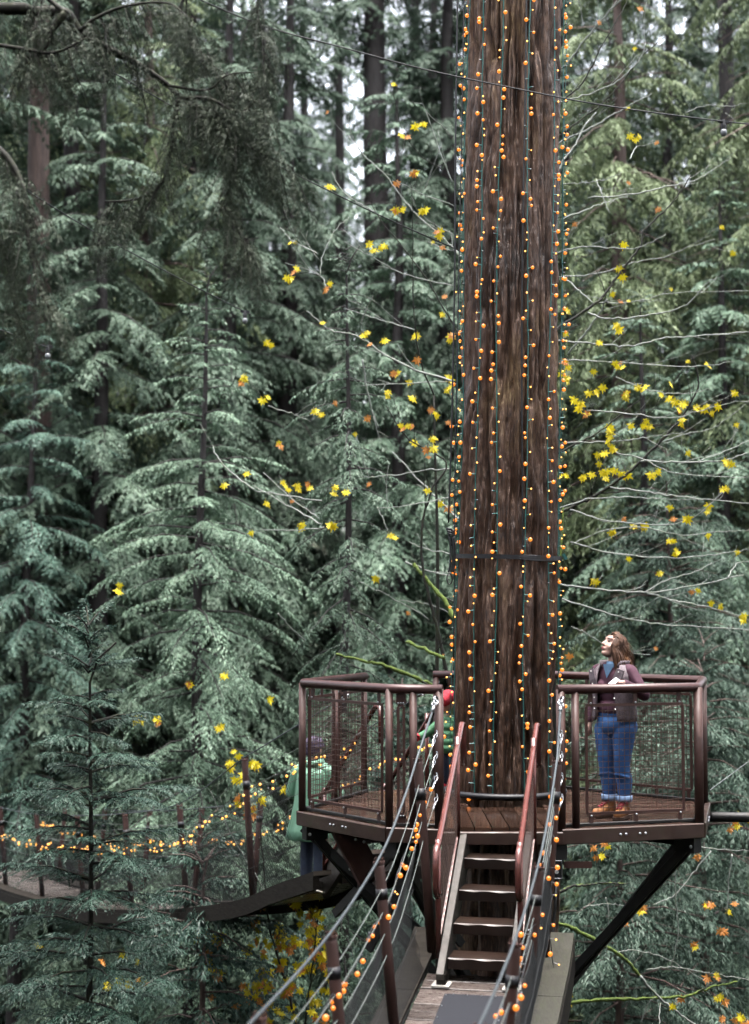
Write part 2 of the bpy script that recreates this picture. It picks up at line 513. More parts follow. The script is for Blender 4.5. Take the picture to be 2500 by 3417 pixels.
def conifer(name, x, y, top, r_top, L_of, tmpl, leaf_mat, bark_mat, label, seed, low=-8.0, gap=0.35, per=5, lean=(0, 0),
            trunk_r=0.11, up=0.15, down=0.35, nod=0.35, group=None, base=None, dead=0.0, clear=None):
    """Conifer: tapered trunk to the ground, limbs in loose whorls, a nodding leader.
    L_of(h) gives bough length h metres below the top."""
    rng = np.random.default_rng(seed)
    zb = float(ground_z(x, y)) - 0.3 if base is None else base
    H = top - zb
    def ctr(z):
        k = (z - zb) / H
        return np.array([x + lean[0] * k + 0.03 * math.sin(z * 0.9 + seed), y + lean[1] * k + 0.03 * math.cos(z * 0.8 + seed), z])
    wood = MB()
    zs = list(np.linspace(zb, top - 0.5, 26)) + [top - 0.25, top]
    pts, rad = [], []
    for z in zs:
        p = ctr(z); k = (top - z) / H
        if z > top - 0.6:
            e = (z - (top - 0.6)) / 0.6
            p = p + np.array([nod * 0.5 * e * e, -nod * 0.2 * e * e, -nod * 0.35 * e * e])
        pts.append(Vector(p)); rad.append(max(0.008, trunk_r * (k ** 0.8) * 1.0 + 0.006))
    wood.tube(pts, rad, 9)
    leaves = []
    z = top - 0.08
    az = rng.uniform(0, 6.28)
    while z > low:
        h = top - z
        Lb = L_of(h)
        nb = per if h > 0.8 else max(3, per - 1)
        for i in range(nb):
            az += 2 * math.pi / nb + rng.uniform(-0.45, 0.45)
            L = Lb * rng.uniform(0.62, 1.22)
            zz = z + rng.uniform(-0.5, 0.5) * gap
            if clear is not None and clear(az, zz): L *= 0.35
            p = ctr(zz)
            k = min(1.0, h / 6.0)
            pitch = up * (1 - k) - down * k + rng.normal(0, 0.10) + (0.55 * max(0, 1 - h / 0.8))
            leaves.append(place(tmpl, rng, L, p, az, pitch, rng.normal(0, 0.15)))
            d = np.array([math.cos(az) * math.cos(pitch), math.sin(az) * math.cos(pitch), math.sin(pitch)])
            wood.tube([Vector(p), Vector(p + d * L * 0.35 + np.array([0, 0, 0.03 * L])), Vector(p + d * L * 0.7 + np.array([0, 0, -0.04 * L]))],
                      [0.008 + 0.006 * L, 0.005 + 0.004 * L, 0.003], 4, caps=False)
        z -= gap * rng.uniform(0.8, 1.2) * (0.42 + 0.58 * min(1, h / 2.0))
    return finish_tree(name, (x, y, zb), leaves, wood, leaf_mat, bark_mat, label, 'tree', group)

def copy_tree(o, loc, rz=0.0, sc=1.0, label=None, group=None, mat=None):
    c = o.copy(); link(c)
    c.location = loc; c.rotation_euler = (0, 0, rz); c.scale = (sc, sc, sc)
    if label: c['label'] = label
    if group: c['group'] = group
    for ch in o.children:
        d = ch.copy(); link(d); d.parent = c
        if mat and d.name.startswith('crown'):
            d.material_slots[0].link = 'OBJECT'; d.material_slots[0].material = mat
    return c

hem = templates(11, (0.35, 0.7, 1.2, 1.9), 0.050, 5, droop=0.32, rise=0.16, wid=0.30, hang=0.50, sag=0.40, width=0.24, step=1.28)
hem_far = templates(12, (1.2, 2.4, 3.6), 0.135, 3, droop=0.36, rise=0.17, wid=0.40, hang=0.45, sag=0.36, width=0.25)
ced_far = templates(13, (1.2, 2.4, 3.6), 0.13, 3, droop=0.42, rise=0.12, wid=0.36, hang=0.8, sag=0.55, width=0.22)
fine = templates(14, (0.3, 0.6, 1.0, 1.5), 0.030, 3, droop=0.20, rise=0.12, wid=0.44, hang=0.36, sag=0.26, width=0.22, step=1.12)
hang_t = templates(15, (0.3, 0.5), 0.024, 5, droop=0.40, rise=0.0, wid=0.34, hang=0.6, sag=0.6, width=0.15, step=1.15)

# the three young hemlocks that stand clear of the forest
conifer('hemlock_tree', -2.72, 23.0, 6.95, 0, lambda h: min(2.05, 0.15 + 0.42 * h), hem, M['needle'], M['trunk_dark'],
        'slender hemlock with bare dark stem and drooping boughs, left of centre behind the far bridge', 3, low=-6.0, gap=0.50, per=7, trunk_r=0.17, lean=(0.2, 0), down=0.22)
conifer('hemlock_tree', -0.45, 19.6, 6.45, 0, lambda h: min(1.08, 0.13 + 0.36 * h), hem, M['needle'], M['trunk_dark'],
        'narrow weeping hemlock with thin dark stem just left of the lit trunk', 5, low=-5.5, gap=0.40, per=6, trunk_r=0.12, lean=(0.12, 0), up=0.0, down=0.55)
conifer('hemlock_tree', -6.42, 28.0, 8.3, 0, lambda h: min(1.9, 0.2 + 0.42 * h), hem, M['needle_teal'], M['trunk_dark'],
        'blue-green hemlock cut by the left edge of the picture, dark stem showing', 9, low=-2.0, gap=0.52, per=6, trunk_r=0.17, lean=(0.3, 0), down=0.22)
# the near hemlock whose top stands before the far bridge, bottom left
conifer('hemlock_tree', -2.36, 13.0, 1.62, 0, lambda h: 0.24 + 1.10 * (1 - math.exp(-h / 2.0)), fine, M['needle_near_shade'], M['branch_dark'],
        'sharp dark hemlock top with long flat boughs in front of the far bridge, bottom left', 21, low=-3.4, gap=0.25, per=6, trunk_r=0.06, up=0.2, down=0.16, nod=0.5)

# tall forest trees, two built and the others copies of them
tall_h = conifer('tall_hemlock_tree', -6.5, 33.0, 21.0, 0, lambda h: 0.4 + 3.3 * (1 - math.exp(-h / 6.0)), hem_far, M['needle_far'], M['trunk_dark'],
        'tall grey-green hemlock with dark trunk in the blurred forest behind', 31, low=-7.0, gap=0.95, per=6, trunk_r=0.42, down=0.28, group='tall hemlocks of the forest behind')
tall_c = conifer('tall_cedar_tree', 8.2, 30.0, 19.0, 0, lambda h: 0.5 + 3.0 * (1 - math.exp(-h / 5.0)), ced_far, M['cedar'], M['trunk_red'],
        'yellow-green cedar with hanging sprays filling the upper right', 37, low=-7.5, gap=0.85, per=6, trunk_r=0.40, down=0.30)
HL = 'tall grey-green hemlock with dark trunk in the blurred forest behind'
HG = 'tall hemlocks of the forest behind'
rngF = random.Random(4)
for (px, Y, sc, mat) in [(330, 29, 0.80, None), (760, 31, 0.92, None), (960, 36, 0.98, None), (1330, 30, 0.72, 'needle'), (1500, 40, 1.1, None), (620, 42, 1.15, None), (120, 38, 1.2, None),
                         (-150, 30, 1.0, None), (-500, 40, 1.2, None), (860, 52, 1.1, None), (350, 52, 1.2, None), (1900, 44, 1.1, None), (2150, 27, 0.62, 'needle'), (2420, 29, 0.66, 'needle'),
                         (2050, 36, 0.85, None), (2700, 34, 0.95, None), (1700, 33, 0.78, None), (2350, 50, 1.2, None), (1650, 58, 1.3, None), (100, 62, 1.4, None), (2800, 48, 1.2, None), (1390, 66, 1.25, None), (700, 68, 1.4, None), (2100, 68, 1.4, None), (1010, 80, 1.1, None), (1110, 84, 0.9, None), (300, 76, 1.5, None), (2450, 74, 1.25, None), (1900, 80, 1.5, None), (560, 60, 1.25, None), (-100, 50, 1.3, None), (2600, 58, 1.3, None), (1450, 50, 1.05, None), (800, 44, 0.95, None), (2250, 40, 0.95, None)]:
    X = (px - 1250) / LENS_PX * Y
    lab = {(330, 29): 'forest hemlock rising left of the slender hemlock, boughs in layers', (760, 31): 'forest hemlock rising between the slender and the weeping hemlock', (1330, 30): 'shorter forest hemlock close to the left edge of the lit trunk',
           (2150, 27): 'low broad hemlock directly behind the person in jeans', (2420, 29): 'low broad hemlock near the right edge behind the bare branches', (1700, 33): 'forest hemlock hidden mostly by the lit trunk',
           (960, 36): 'forest hemlock beside the sky gap, behind the weeping hemlock', (2050, 36): 'tall hemlock behind the bare branches right of the lit trunk'}.get((px, Y), HL)
    copy_tree(tall_h, (X, Y, float(ground_z(X, Y)) - 0.3), rngF.uniform(0, 6.28), min(sc, 1.2) * rngF.uniform(0.95, 1.05), lab, HG, M[mat] if mat else None)
for (px, Y, sc, lab) in [(2080, 31, 0.95, 'olive-green cedar close behind the lit trunk on its right side'),
                         (40, 36, 1.1, 'cedar with pale hanging sprays at the upper left edge'),
                         (2650, 36, 1.15, 'dark cedar behind the yellow-green one at the right edge'),
                         (480, 34, 0.95, 'cedar with pale sprays beside a dark trunk, upper left')]:
    X = (px - 1250) / LENS_PX * Y
    copy_tree(tall_c, (X, Y, float(ground_z(X, Y)) - 0.3), rngF.uniform(0, 6.28), sc, lab, None)
# young cedar whose sprays fill the lower right under the platform
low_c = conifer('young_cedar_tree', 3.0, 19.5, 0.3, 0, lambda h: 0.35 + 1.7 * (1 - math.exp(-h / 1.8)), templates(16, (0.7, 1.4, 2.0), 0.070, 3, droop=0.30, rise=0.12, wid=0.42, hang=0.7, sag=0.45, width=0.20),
        M['needle_low_shade'], M['trunk_red'], 'young cedar with flat grey-green sprays under the right side of the platform', 41, low=-7.0, gap=0.40, per=6, trunk_r=0.12, down=0.2)
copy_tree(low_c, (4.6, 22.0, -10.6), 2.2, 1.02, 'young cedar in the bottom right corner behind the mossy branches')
copy_tree(low_c, (0.4, 22.5, -10.8), 4.0, 0.98, 'young cedar seen below the platform, left of the stairs', mat=M['needle_near_shade'])  # shade on the low cedars comes from this darkened material
copy_tree(low_c, (-2.0, 18.2, -12.4), 1.0, 1.0, 'dark young cedar below the far bridge among yellow leaves', mat=M['needle_near_shade'])
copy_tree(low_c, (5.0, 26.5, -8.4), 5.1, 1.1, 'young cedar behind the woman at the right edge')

# bare trunks showing between the crowns
def bare_trunk(px, Y, r, label, mat, py_top=-900, lean=0.0, nb=26):
    X = (px - 1250) / LENS_PX * Y
    zb = float(ground_z(X, Y)) - 0.3
    zt = at(px, py_top, Y).z
    root = empty('forest_tree', (X, Y, zb), label, 'tree')
    rr = random.Random(int(px))
    mb = MB()
    pts = [Vector((X + lean * k + 0.1 * math.sin(k * 7 + px), Y, zb + (zt - zb) * k)) for k in [i / 22 for i in range(23)]]
    mb.tube(pts, [r * (1.25 - 0.75 * i / 22) for i in range(23)], 14)
    mb.build('trunk', mat, root, smooth=True)
    rng = np.random.default_rng(int(px))
    lv = []
    for i in range(nb):
        zz = zt - (i / nb) * 7
        az = rng.uniform(0, 6.28)
        lv.append(place(hem_far, rng, rng.uniform(1.2, 2.6), np.array([X + lean, Y, zz]), az, -0.25))
    off = np.array([X, Y, zb])
    v = (np.concatenate(lv) - off).reshape(-1, 3)
    link(bpy.data.objects.new('crown', array_mesh('crown', v, np.arange(len(v), dtype=np.int32).reshape(-1, 4), M['needle_far'])), root)
bare_trunk(285, 35.0, 0.20, 'dark straight trunk standing between pale sprays, upper left', M['trunk_dark'])
bare_trunk(1262, 40.0, 0.42, 'thick dark trunk left of the lit trunk, near the sky gap', M['trunk_dark'], py_top=-640, nb=50)
bare_trunk(1122, 44.0, 0.17, 'thin dark trunk crossing the bright sky gap', M['trunk_dark'], py_top=-620, nb=60)
bare_trunk(125, 31.0, 0.30, 'reddish-brown trunk behind the blue-green hemlock at left', M['trunk_red'])
bare_trunk(2462, 33.0, 0.24, 'dark trunk near the right edge behind the bare branches', M['trunk_dark'])

# forest standing round the bridge outside the picture: it shades the glade as in the photo
for (X, Y, sc) in [(-8.5, 11.5, 1.0), (-8.0, 5, 1.1), (9.0, 13, 1.0), (8.2, 6, 1.1), (-10, 21, 1.1), (11, 22, 1.0), (-7.5, -2, 1.15), (7.5, -1.5, 1.1), (-4, -7, 1.2), (4.2, -7.5, 1.2), (0.3, -9.5, 1.2), (-9, -9, 1.2), (9, -9, 1.2)]:
    copy_tree(tall_h, (X, Y, float(ground_z(X, Y)) - 0.3), rngF.uniform(0, 6.28), sc, HL, HG)

# ------------------------------------------------------------------ the great trunk
EDGES = [(0, 1562, 1882), (700, 1543, 1875), (1300, 1532, 1868), (1850, 1520, 1866), (2200, 1512, 1862), (2650, 1502, 1868)]
TREE_Y = 14.33
_tz, _tx, _tr = [], [], []
for py, xl, xr in reversed(EDGES):
    p, q = at(xl, py, TREE_Y), at(xr, py, TREE_Y)
    _tz.append(p.z); _tx.append((p.x + q.x) / 2); _tr.append((q.x - p.x) / 2 * 0.985)
_tz = [-11.6, -4.0] + _tz + [_tz[-1] + 8, _tz[-1] + 18]
_tx = [_tx[0] - 0.05, _tx[0] - 0.02] + _tx + [_tx[-1] + 0.05, _tx[-1] + 0.1]
_tr = [_tr[0] * 1.35, _tr[0] * 1.1] + _tr + [_tr[-1] * 0.85, _tr[-1] * 0.6]
def trunk_c(z):
    return float(np.interp(z, _tz, _tx)), TREE_Y, float(np.interp(z, _tz, _tr))

def vnoise(u, v, nu, seed):
    rng = np.random.default_rng(seed)
    T = rng.random((nu, 512))
    iu = np.floor(u).astype(int); iv = np.floor(v).astype(int)
    fu = u - iu; fv = v - iv
    fu = fu * fu * (3 - 2 * fu); fv = fv * fv * (3 - 2 * fv)
    a = T[iu % nu, iv % 512]; b = T[(iu + 1) % nu, iv % 512]
    c = T[iu % nu, (iv + 1) % 512]; d = T[(iu + 1) % nu, (iv + 1) % 512]
    return (a * (1 - fu) + b * fu) * (1 - fv) + (c * (1 - fu) + d * fu) * fv

def bark_surface(z0, z1, nz, na):
    zs = np.linspace(z0, z1, nz)
    an = np.arange(na) / na
    A, Z = np.meshgrid(an, zs)
    cx = np.interp(Z, _tz, _tx); rr = np.interp(Z, _tz, _tr)
    w = (vnoise(A * 9, Z / 0.55 + 40, 9, 1) - 0.5) * 0.014 + (vnoise(A * 26, Z / 0.22 + 40, 26, 2) - 0.5) * 0.007
    A2 = A + w
    n1 = vnoise(A2 * 36, Z / 1.5 + 60, 36, 3)
    n1b = vnoise(A2 * 64 + 3, Z / 0.8 + 60, 64, 4)
    n2 = vnoise(A2 * 120, Z / 0.16 + 80, 120, 5)
    n3 = vnoise(A2 * 210, Z / 0.05 + 90, 210, 6)
    ridge = 1 - np.abs(2 * n1 - 1)
    ridge2 = 1 - np.abs(2 * n1b - 1)
    d = -0.090 * ridge ** 3.2 - 0.050 * ridge2 ** 3 + 0.026 * (n2 - 0.5) + 0.014 * (n3 - 0.5)
    big = (vnoise(A * 5, Z / 2.2 + 20, 5, 7) - 0.5) * 0.05
    R = rr * 0.945 + d + 0.028 + big * 0.7
    th = A * 2 * math.pi
    V = np.stack([cx + R * np.cos(th), TREE_Y + R * np.sin(th), Z], -1).reshape(-1, 3)
    i, j = np.meshgrid(np.arange(na), np.arange(nz - 1))
    q = np.stack([j * na + i, j * na + (i + 1) % na, (j + 1) * na + (i + 1) % na, (j + 1) * na + i], -1).reshape(-1, 4)
    return V, q

m, nt, b = new_mat('wet_ridged_bark')
vec = texcoord(nt, 'Object', (1, 1, 0.14))
f1 = noise_tex(nt, vec, 30, 9, 0.78, 0.5)
r1 = ramp(nt, f1, [(0.37, (0.018, 0.008, 0.005)), (0.47, (0.070, 0.035, 0.020)), (0.56, (0.135, 0.078, 0.051)), (0.67, (0.27, 0.195, 0.15))])
vec2 = texcoord(nt, 'Object', (1, 1, 0.5))
f2 = noise_tex(nt, vec2, 1.6, 4, 0.6)
r2 = ramp(nt, f2, [(0.36, (0.55, 0.48, 0.42)), (0.52, (1.0, 0.97, 0.93)), (0.64, (1.15, 1.22, 0.85)), (0.74, (1.5, 1.5, 1.45))])
mx = nt.nodes.new('ShaderNodeMix'); mx.data_type = 'RGBA'; mx.blend_type = 'MULTIPLY'; mx.inputs['Factor'].default_value = 1.0
nt.links.new(r1.outputs[0], mx.inputs[6]); nt.links.new(r2.outputs[0], mx.inputs[7])
nt.links.new(mx.outputs[2], b.inputs['Base Color'])
mr = nt.nodes.new('ShaderNodeMapRange'); mr.inputs['From Min'].default_value = 0.35; mr.inputs['From Max'].default_value = 0.65
mr.inputs['To Min'].default_value = 0.34; mr.inputs['To Max'].default_value = 0.75
nt.links.new(f2, mr.inputs['Value']); nt.links.new(mr.outputs[0], b.inputs['Roughness'])
vec3 = texcoord(nt, 'Object', (1, 1, 0.12))
f3 = noise_tex(nt, vec3, 55, 6, 0.7)
bump(nt, b, f3, 1.0, 0.016)
M['bark'] = m

great = empty('great_conifer_tree', (trunk_c(-11.6)[0], TREE_Y, -11.6), 'huge bark-ridged trunk wound with orange lights, rising through the round platform', 'tree')
V1, q1 = bark_surface(-0.6, 9.2, 480, 340)
off = np.array(great.location)
t1 = link(bpy.data.objects.new('trunk', array_mesh('trunk', V1 - off, q1, M['bark'], True)), great)
V2, q2 = bark_surface(-11.8, -0.55, 120, 90)
link(bpy.data.objects.new('lower_trunk', array_mesh('lower_trunk', V2 - off, q2, M['bark'], True)), great)
V3, q3 = bark_surface(9.15, 24.0, 160, 90)
link(bpy.data.objects.new('upper_trunk', array_mesh('upper_trunk', V3 - off, q3, M['bark'], True)), great)
rng = np.random.default_rng(77)
lv = []
for i in range(70):
    zz = 15 + 9 * rng.random()
    lv.append(place(hem_far, rng, rng.uniform(1.5, 3.4), np.array([trunk_c(zz)[0], TREE_Y, zz]), rng.uniform(0, 6.28), rng.uniform(-0.5, 0.0)))
v = (np.concatenate(lv) - off).reshape(-1, 3)
link(bpy.data.objects.new('crown', array_mesh('crown', v, np.arange(len(v), dtype=np.int32).reshape(-1, 4), M['needle_far'])), great)

# ------------------------------------------------------------------ overhanging conifer at the top left (its trunk stands left of the picture)
OY = 9.6
oroot = empty('overhanging_conifer', (-4.6, OY + 0.4, float(ground_z(-4.6, OY))), 'dark overhanging conifer limbs with hanging sprays across the top left corner', 'tree')
wood = MB()
wood.tube([Vector((-4.6, OY + 0.4, z)) for z in np.linspace(-11.2, 14, 20)], [0.30 - 0.2 * i / 19 for i in range(20)], 12)
def opx(pts, Y0=OY, dy=0.0):
    return [at(x, y, Y0 + dy * i) for i, (x, y) in enumerate(pts)]
limbs = [
    ([(-700, 260), (-300, 60), (40, 28), (110, 38), (218, 42), (266, 103), (363, 163), (448, 206), (545, 272), (605, 327)], 0.035, 0.011),
    ([(218, 42), (165, 110), (145, 160), (90, 205), (38, 250)], 0.019, 0.009),
    ([(605, 327), (700, 330), (800, 372), (880, 309)], 0.010, 0.003),
    ([(605, 327), (720, 410), (850, 500), (980, 560)], 0.010, 0.003),
    ([(596, 325), (580, 420), (560, 560), (515, 640), (430, 668), (350, 672)], 0.010, 0.004),
    ([(650, 360), (720, 430), (765, 540), (770, 680), (800, 780), (830, 800)], 0.009, 0.003),
    ([(605, 327), (760, 400), (860, 470), (900, 560)], 0.008, 0.003),
    ([(560, 285), (690, 300), (760, 250), (860, 240)], 0.007, 0.003),
    ([(-300, 300), (-100, 430), (20, 520), (80, 640), (95, 800), (130, 950), (180, 1060)], 0.020, 0.005),
    ([(-300, 500), (-120, 640), (-20, 760), (30, 900), (60, 1100)], 0.016, 0.005),
    ([(218, 42), (190, 20), (120, -40), (60, -90)], 0.014, 0.007),
    ([(266, 103), (320, 60), (420, 20), (560, 10), (640, 70)], 0.010, 0.004),
    ([(-200, 120), (60, 160), (180, 175), (300, 120)], 0.012, 0.004),
    ([(640, -60), (600, 40), (630, 120), (700, 210), (760, 250)], 0.009, 0.003),
    ([(880, -80), (860, 40), (880, 150), (880, 260)], 0.008, 0.003),
]
leaves = []
rng = np.random.default_rng(55)
for pts, r0, r1 in limbs:
    c = catmull(opx(pts, OY, rng.uniform(-0.06, 0.06)), 6)
    n = len(c)
    wood.tube(c, [1.4 * (r0 + (r1 - r0) * i / (n - 1)) for i in range(n)], 7)
    for i in range(2, n):
        for k in range(1 if r1 >= 0.006 or rng.random() < 0.75 else 2):
            if r1 >= 0.006 and rng.random() < 0.45: continue
            p = c[i - 1].lerp(c[i], rng.random())
            if p.x < -2.9: continue
            t = (c[i] - c[i-1]).normalized()
            az = math.atan2(t.y, t.x) + rng.uniform(-1.3, 1.3)
            L = rng.uniform(0.22, 0.60)
            leaves.append(place(hang_t, rng, L, np.array(p), az, rng.uniform(-1.25, -0.45), rng.normal(0, 0.4)))
            dd = Vector((math.cos(az) * 0.4, math.sin(az) * 0.4, -0.8)).normalized()
            wood.tube([p, p + dd * L * 0.45 + Vector((0, 0, 0.02)), p + dd * L * 0.8], [0.004, 0.003, 0.0015], 3, caps=False)
v = (np.concatenate(leaves) - np.array(oroot.location)).reshape(-1, 3)
wood.build('trunk', M['branch_dark'], oroot, smooth=True)
link(bpy.data.objects.new('crown', array_mesh('crown', v, np.arange(len(v), dtype=np.int32).reshape(-1, 4), M['needle_dark'])), oroot)
# ------------------------------------------------------------------ the platform round the trunk
RAIL_Z = 1.085
V2d = {'G1': (0.51, 12.40), 'G2': (1.47, 12.40), 'R': (2.63, 12.76), 'RB': (2.95, 14.08), 'B1': (1.70, 15.30), 'E2': (0.60, 15.30),
       'E1': (-0.10, 14.86), 'L': (-0.62, 13.50), 'F1': (0.116, 12.50)}
ORDER = ['G1', 'G2', 'R', 'RB', 'B1', 'E2', 'E1', 'L', 'F1']
POLY = [V2d[k] for k in ORDER]
plat = empty('viewing_platform', (1.2, TREE_Y, 0), 'brown railed platform of wet planks built round the great trunk', 'platform')

def vz(k, z):
    return Vector((V2d[k][0], V2d[k][1], z))

def xrange_at(y):
    xs = []
    n = len(POLY)
    for i in range(n):
        (x0, y0), (x1, y1) = POLY[i], POLY[(i + 1) % n]
        if (y0 - y) * (y1 - y) <= 0 and abs(y1 - y0) > 1e-6:
            xs.append(x0 + (x1 - x0) * (y - y0) / (y1 - y0))
    return (min(xs), max(xs)) if len(xs) >= 2 else None

def slab(mb, quad, z0, z1):
    v = [(x, y, z1) for x, y in quad] + [(x, y, z0) for x, y in quad]
    mb.add(v, [(0, 1, 2, 3), (7, 6, 5, 4), (0, 4, 5, 1), (1, 5, 6, 2), (2, 6, 7, 3), (3, 7, 4, 0)])

rngP = random.Random(8)
PW, GAP = 0.130, 0.012
FX0, FX1, FY1 = 0.515, 1.465, 13.72
y = 12.44
tx, trr = trunk_c(0.0)[0], trunk_c(0.0)[2] + 0.05
while y < 15.28:
    ya, yb = y, min(y + PW, 15.29)
    ra, rb = xrange_at(ya + 0.002), xrange_at(yb - 0.002)
    if ra and rb and rb[1] - rb[0] > 0.05:
        segs = [[(ra[0], rb[0]), (ra[1], rb[1])]]
        cuts = []
        if ya < FY1: cuts.append((FX0 - 0.004, FX1 + 0.004))
        ym = (ya + yb) / 2
        if abs(ym - TREE_Y) < trr:
            hw = math.sqrt(trr * trr - (ym - TREE_Y) ** 2)
            cuts.append((tx - hw, tx + hw))
        if cuts:
            c0, c1 = min(c[0] for c in cuts), max(c[1] for c in cuts)
            segs = [[(ra[0], rb[0]), (c0, c0)], [(c1, c1), (ra[1], rb[1])]]
        for (l0, l1), (r0, r1) in segs:
            if min(r0 - l0, r1 - l1) < 0.02: continue
            mb = MB()
            dz = rngP.uniform(-0.003, 0.003)
            slab(mb, [(l0, ya), (r0, ya), (r1, yb), (l1, yb)], -0.040, dz)
            mb.build('plank', M['deck'], plat)
    y += PW + GAP
x = FX0
while x < FX1 - 0.01:
    w = 0.13
    mb = MB()
    slab(mb, [(x, 12.42), (min(x + w, FX1), 12.42), (min(x + w, FX1), FY1), (x, FY1)], -0.040, rngP.uniform(-0.002, 0.003))
    mb.build('plank', M['deck_y'], plat)
    x += w + 0.008

# edge beams
def outset(k0, k1, d):
    a, b = Vector(V2d[k0]), Vector(V2d[k1])
    t = (b - a).normalized()
    n = Vector((t.y, -t.x))
    return a + n * d - t * 0.0, b + n * d, t, n
for i in range(len(ORDER)):
    k0, k1 = ORDER[i], ORDER[(i + 1) % len(ORDER)]
    a, b, t, n = outset(k0, k1, 0.025)
    mb = MB()
    e = 0.010; zo = 0.002 * (i % 2)
    mb.prism((a.x - t.x * e, a.y - t.y * e, -0.062 - zo if (k0, k1) != ('G1', 'G2') else -0.075), (b.x + t.x * e, b.y + t.y * e, -0.062 - zo if (k0, k1) != ('G1', 'G2') else -0.075), 0.05, 0.118 if (k0, k1) != ('G1', 'G2') else 0.10, bev=0.006)
    bm_ = mb.build('edge_beam', M['fascia'], plat)
    mb = MB()
    L = (b - a).length
    if L > 0.6 and (k0, k1) != ('G1', 'G2'):
        for k in (0.40, 0.44, 0.54, 0.58):
            p = a.lerp(b, k) + n * 0.026
            mb.ball((p.x, p.y, -0.062), 0.012, 8, 5)
        mb.build('bolt_row', M['galv'], bm_, kind='stuff')
# kerb strip inside the rails
for k0, k1 in (('F1', 'G1'), ('L', 'F1'), ('E1', 'L'), ('B1', 'E2'), ('RB', 'B1'), ('R', 'RB'), ('G2', 'R')):
    a, b, t, n = outset(k0, k1, -0.03) if ORDER.index(k1) == (ORDER.index(k0) + 1) % 9 else outset(k1, k0, -0.03)
    mb = MB(); mb.prism((a.x, a.y, 0.016), (b.x, b.y, 0.016), 0.035, 0.026, bev=0.004)
    mb.build('kerb_strip', M['steel_black'], plat)

# posts and top rails
POST_R, RAIL_R = 0.031, 0.038
def post(xy, z1=RAIL_Z, r=POST_R):
    mb = MB(); mb.tube([(xy[0], xy[1], -0.09), (xy[0], xy[1], z1)], r, 14)
    p = mb.build('post', M['steel_brown'], plat, smooth=False)
    p.data.polygons.foreach_set('use_smooth', [len(f.vertices) == 4 for f in p.data.polygons])
    return p
def lerp2(k0, k1, d):
    a, b = Vector(V2d[k0]), Vector(V2d[k1])
    t = (b - a).normalized()
    return tuple(a + t * d)
for k in ('L', 'F1', 'E1', 'E2', 'B1', 'RB'):
    post(V2d[k])
post(V2d['R'], r=0.038)
post(V2d['G1'], r=0.036); post(V2d['G2'], r=0.036)
post(lerp2('G1', 'F1', 0.21)); post(lerp2('G2', 'R', 0.125))
m1 = (Vector(V2d['E1']) + Vector(V2d['L'])) / 2; post(tuple(m1))
m2 = (Vector(V2d['RB']) + Vector(V2d['B1'])) / 2; post(tuple(m2))

def rail(keys, r=RAIL_R, z=RAIL_Z, name='top_rail'):
    mb = MB()
    pts = []
    for i, k in enumerate(keys):
        p = vz(k, z)
        if 0 < i < len(keys) - 1:
            a, c = vz(keys[i-1], z), vz(keys[i+1], z)
            pts += [p + (a - p).normalized() * 0.02, p + (c - p).normalized() * 0.02]
        else:
            o = vz(keys[1 if i == 0 else i-1], z)
            pts.append(p + (p - o).normalized() * 0.03)
    mb.tube(pts, r, 16)
    o = mb.build(name, M['rail_paint'], plat)
    o.data.polygons.foreach_set('use_smooth', [len(f.vertices) == 4 for f in o.data.polygons])
    return o
rail(['E1', 'L', 'F1', 'G1'])
rail(['G2', 'R', 'RB', 'B1', 'E2'])

def mesh_panel(a, b, n2, z0=0.10, z1=0.955, sp=0.045, inner=0.02, slope=0.0):
    """Framed welded-wire panel between plan points a and b."""
    a, b = Vector((*a, 0)), Vector((*b, 0))
    t = (b - a).normalized(); L = (b - a).length
    off = Vector((n2[0], n2[1], 0)) * inner
    a, b = a + off, b + off
    Z = lambda z: Vector((0, 0, z))
    mb = MB(); f = 0.022
    mb.prism(a + Z(z0), b + Z(z0), f, f); mb.prism(a + Z(z1), b + Z(z1), f, f)
    mb.prism(a + Z(z0 + f / 2), a + Z(z1 - f / 2), f, f, up=(1, 0, 0)); mb.prism(b + Z(z0 + f / 2), b + Z(z1 - f / 2), f, f, up=(1, 0, 0))
    fr = mb.build('panel_frame', M['steel_brown'], plat)
    mb = MB()
    nn = int(L / sp)
    for i in range(1, nn):
        p = a + t * (L * i / nn)
        mb.prism(p + Z(z0), p + Z(z1), 0.0042, 0.0042, up=(1, 0, 0))
    nz = int((z1 - z0) / sp)
    for i in range(1, nz):
        z = z0 + (z1 - z0) * i / nz
        mb.prism(a + Z(z), b + Z(z), 0.0042, 0.0042)
    mb.build('wire_grid', M['mesh_wire'], fr, kind='stuff')
    # water drops hanging on the wires
    mb = MB()
    for i in range(1, min(nz, 9)):
        z = z1 - (z1 - z0) * i / nz
        for k in range(int(L * 13)):
            if rngP.random() < 0.75 - i * 0.05:
                p = a + t * (L * rngP.random())
                mb.ball(p + Z(z - 0.006), 0.0042, 5, 3)
    mb.build('rain_drops', M['bulb_glass'], fr, kind='stuff')
    for k in (0.04, 0.5, 0.96):
        p = a + t * (L * k)
        for za, zb in ((0.0, z0 - 0.012), (z1 + 0.012, RAIL_Z - 0.02)):
            mb = MB(); mb.prism(p + Z(za), p + Z(zb), 0.034, 0.012, up=n2 + (0,) if isinstance(n2, tuple) else (n2[0], n2[1], 0))
            cl = mb.build('panel_bracket', M['steel_brown'], plat)
            mb = MB(); mb.ball(p + Z(zb - 0.004 if za == 0.0 else za + 0.004) - Vector((n2[0], n2[1], 0)) * 0.012, 0.009, 8, 5)
            mb.build('bolt', M['galv'], cl)

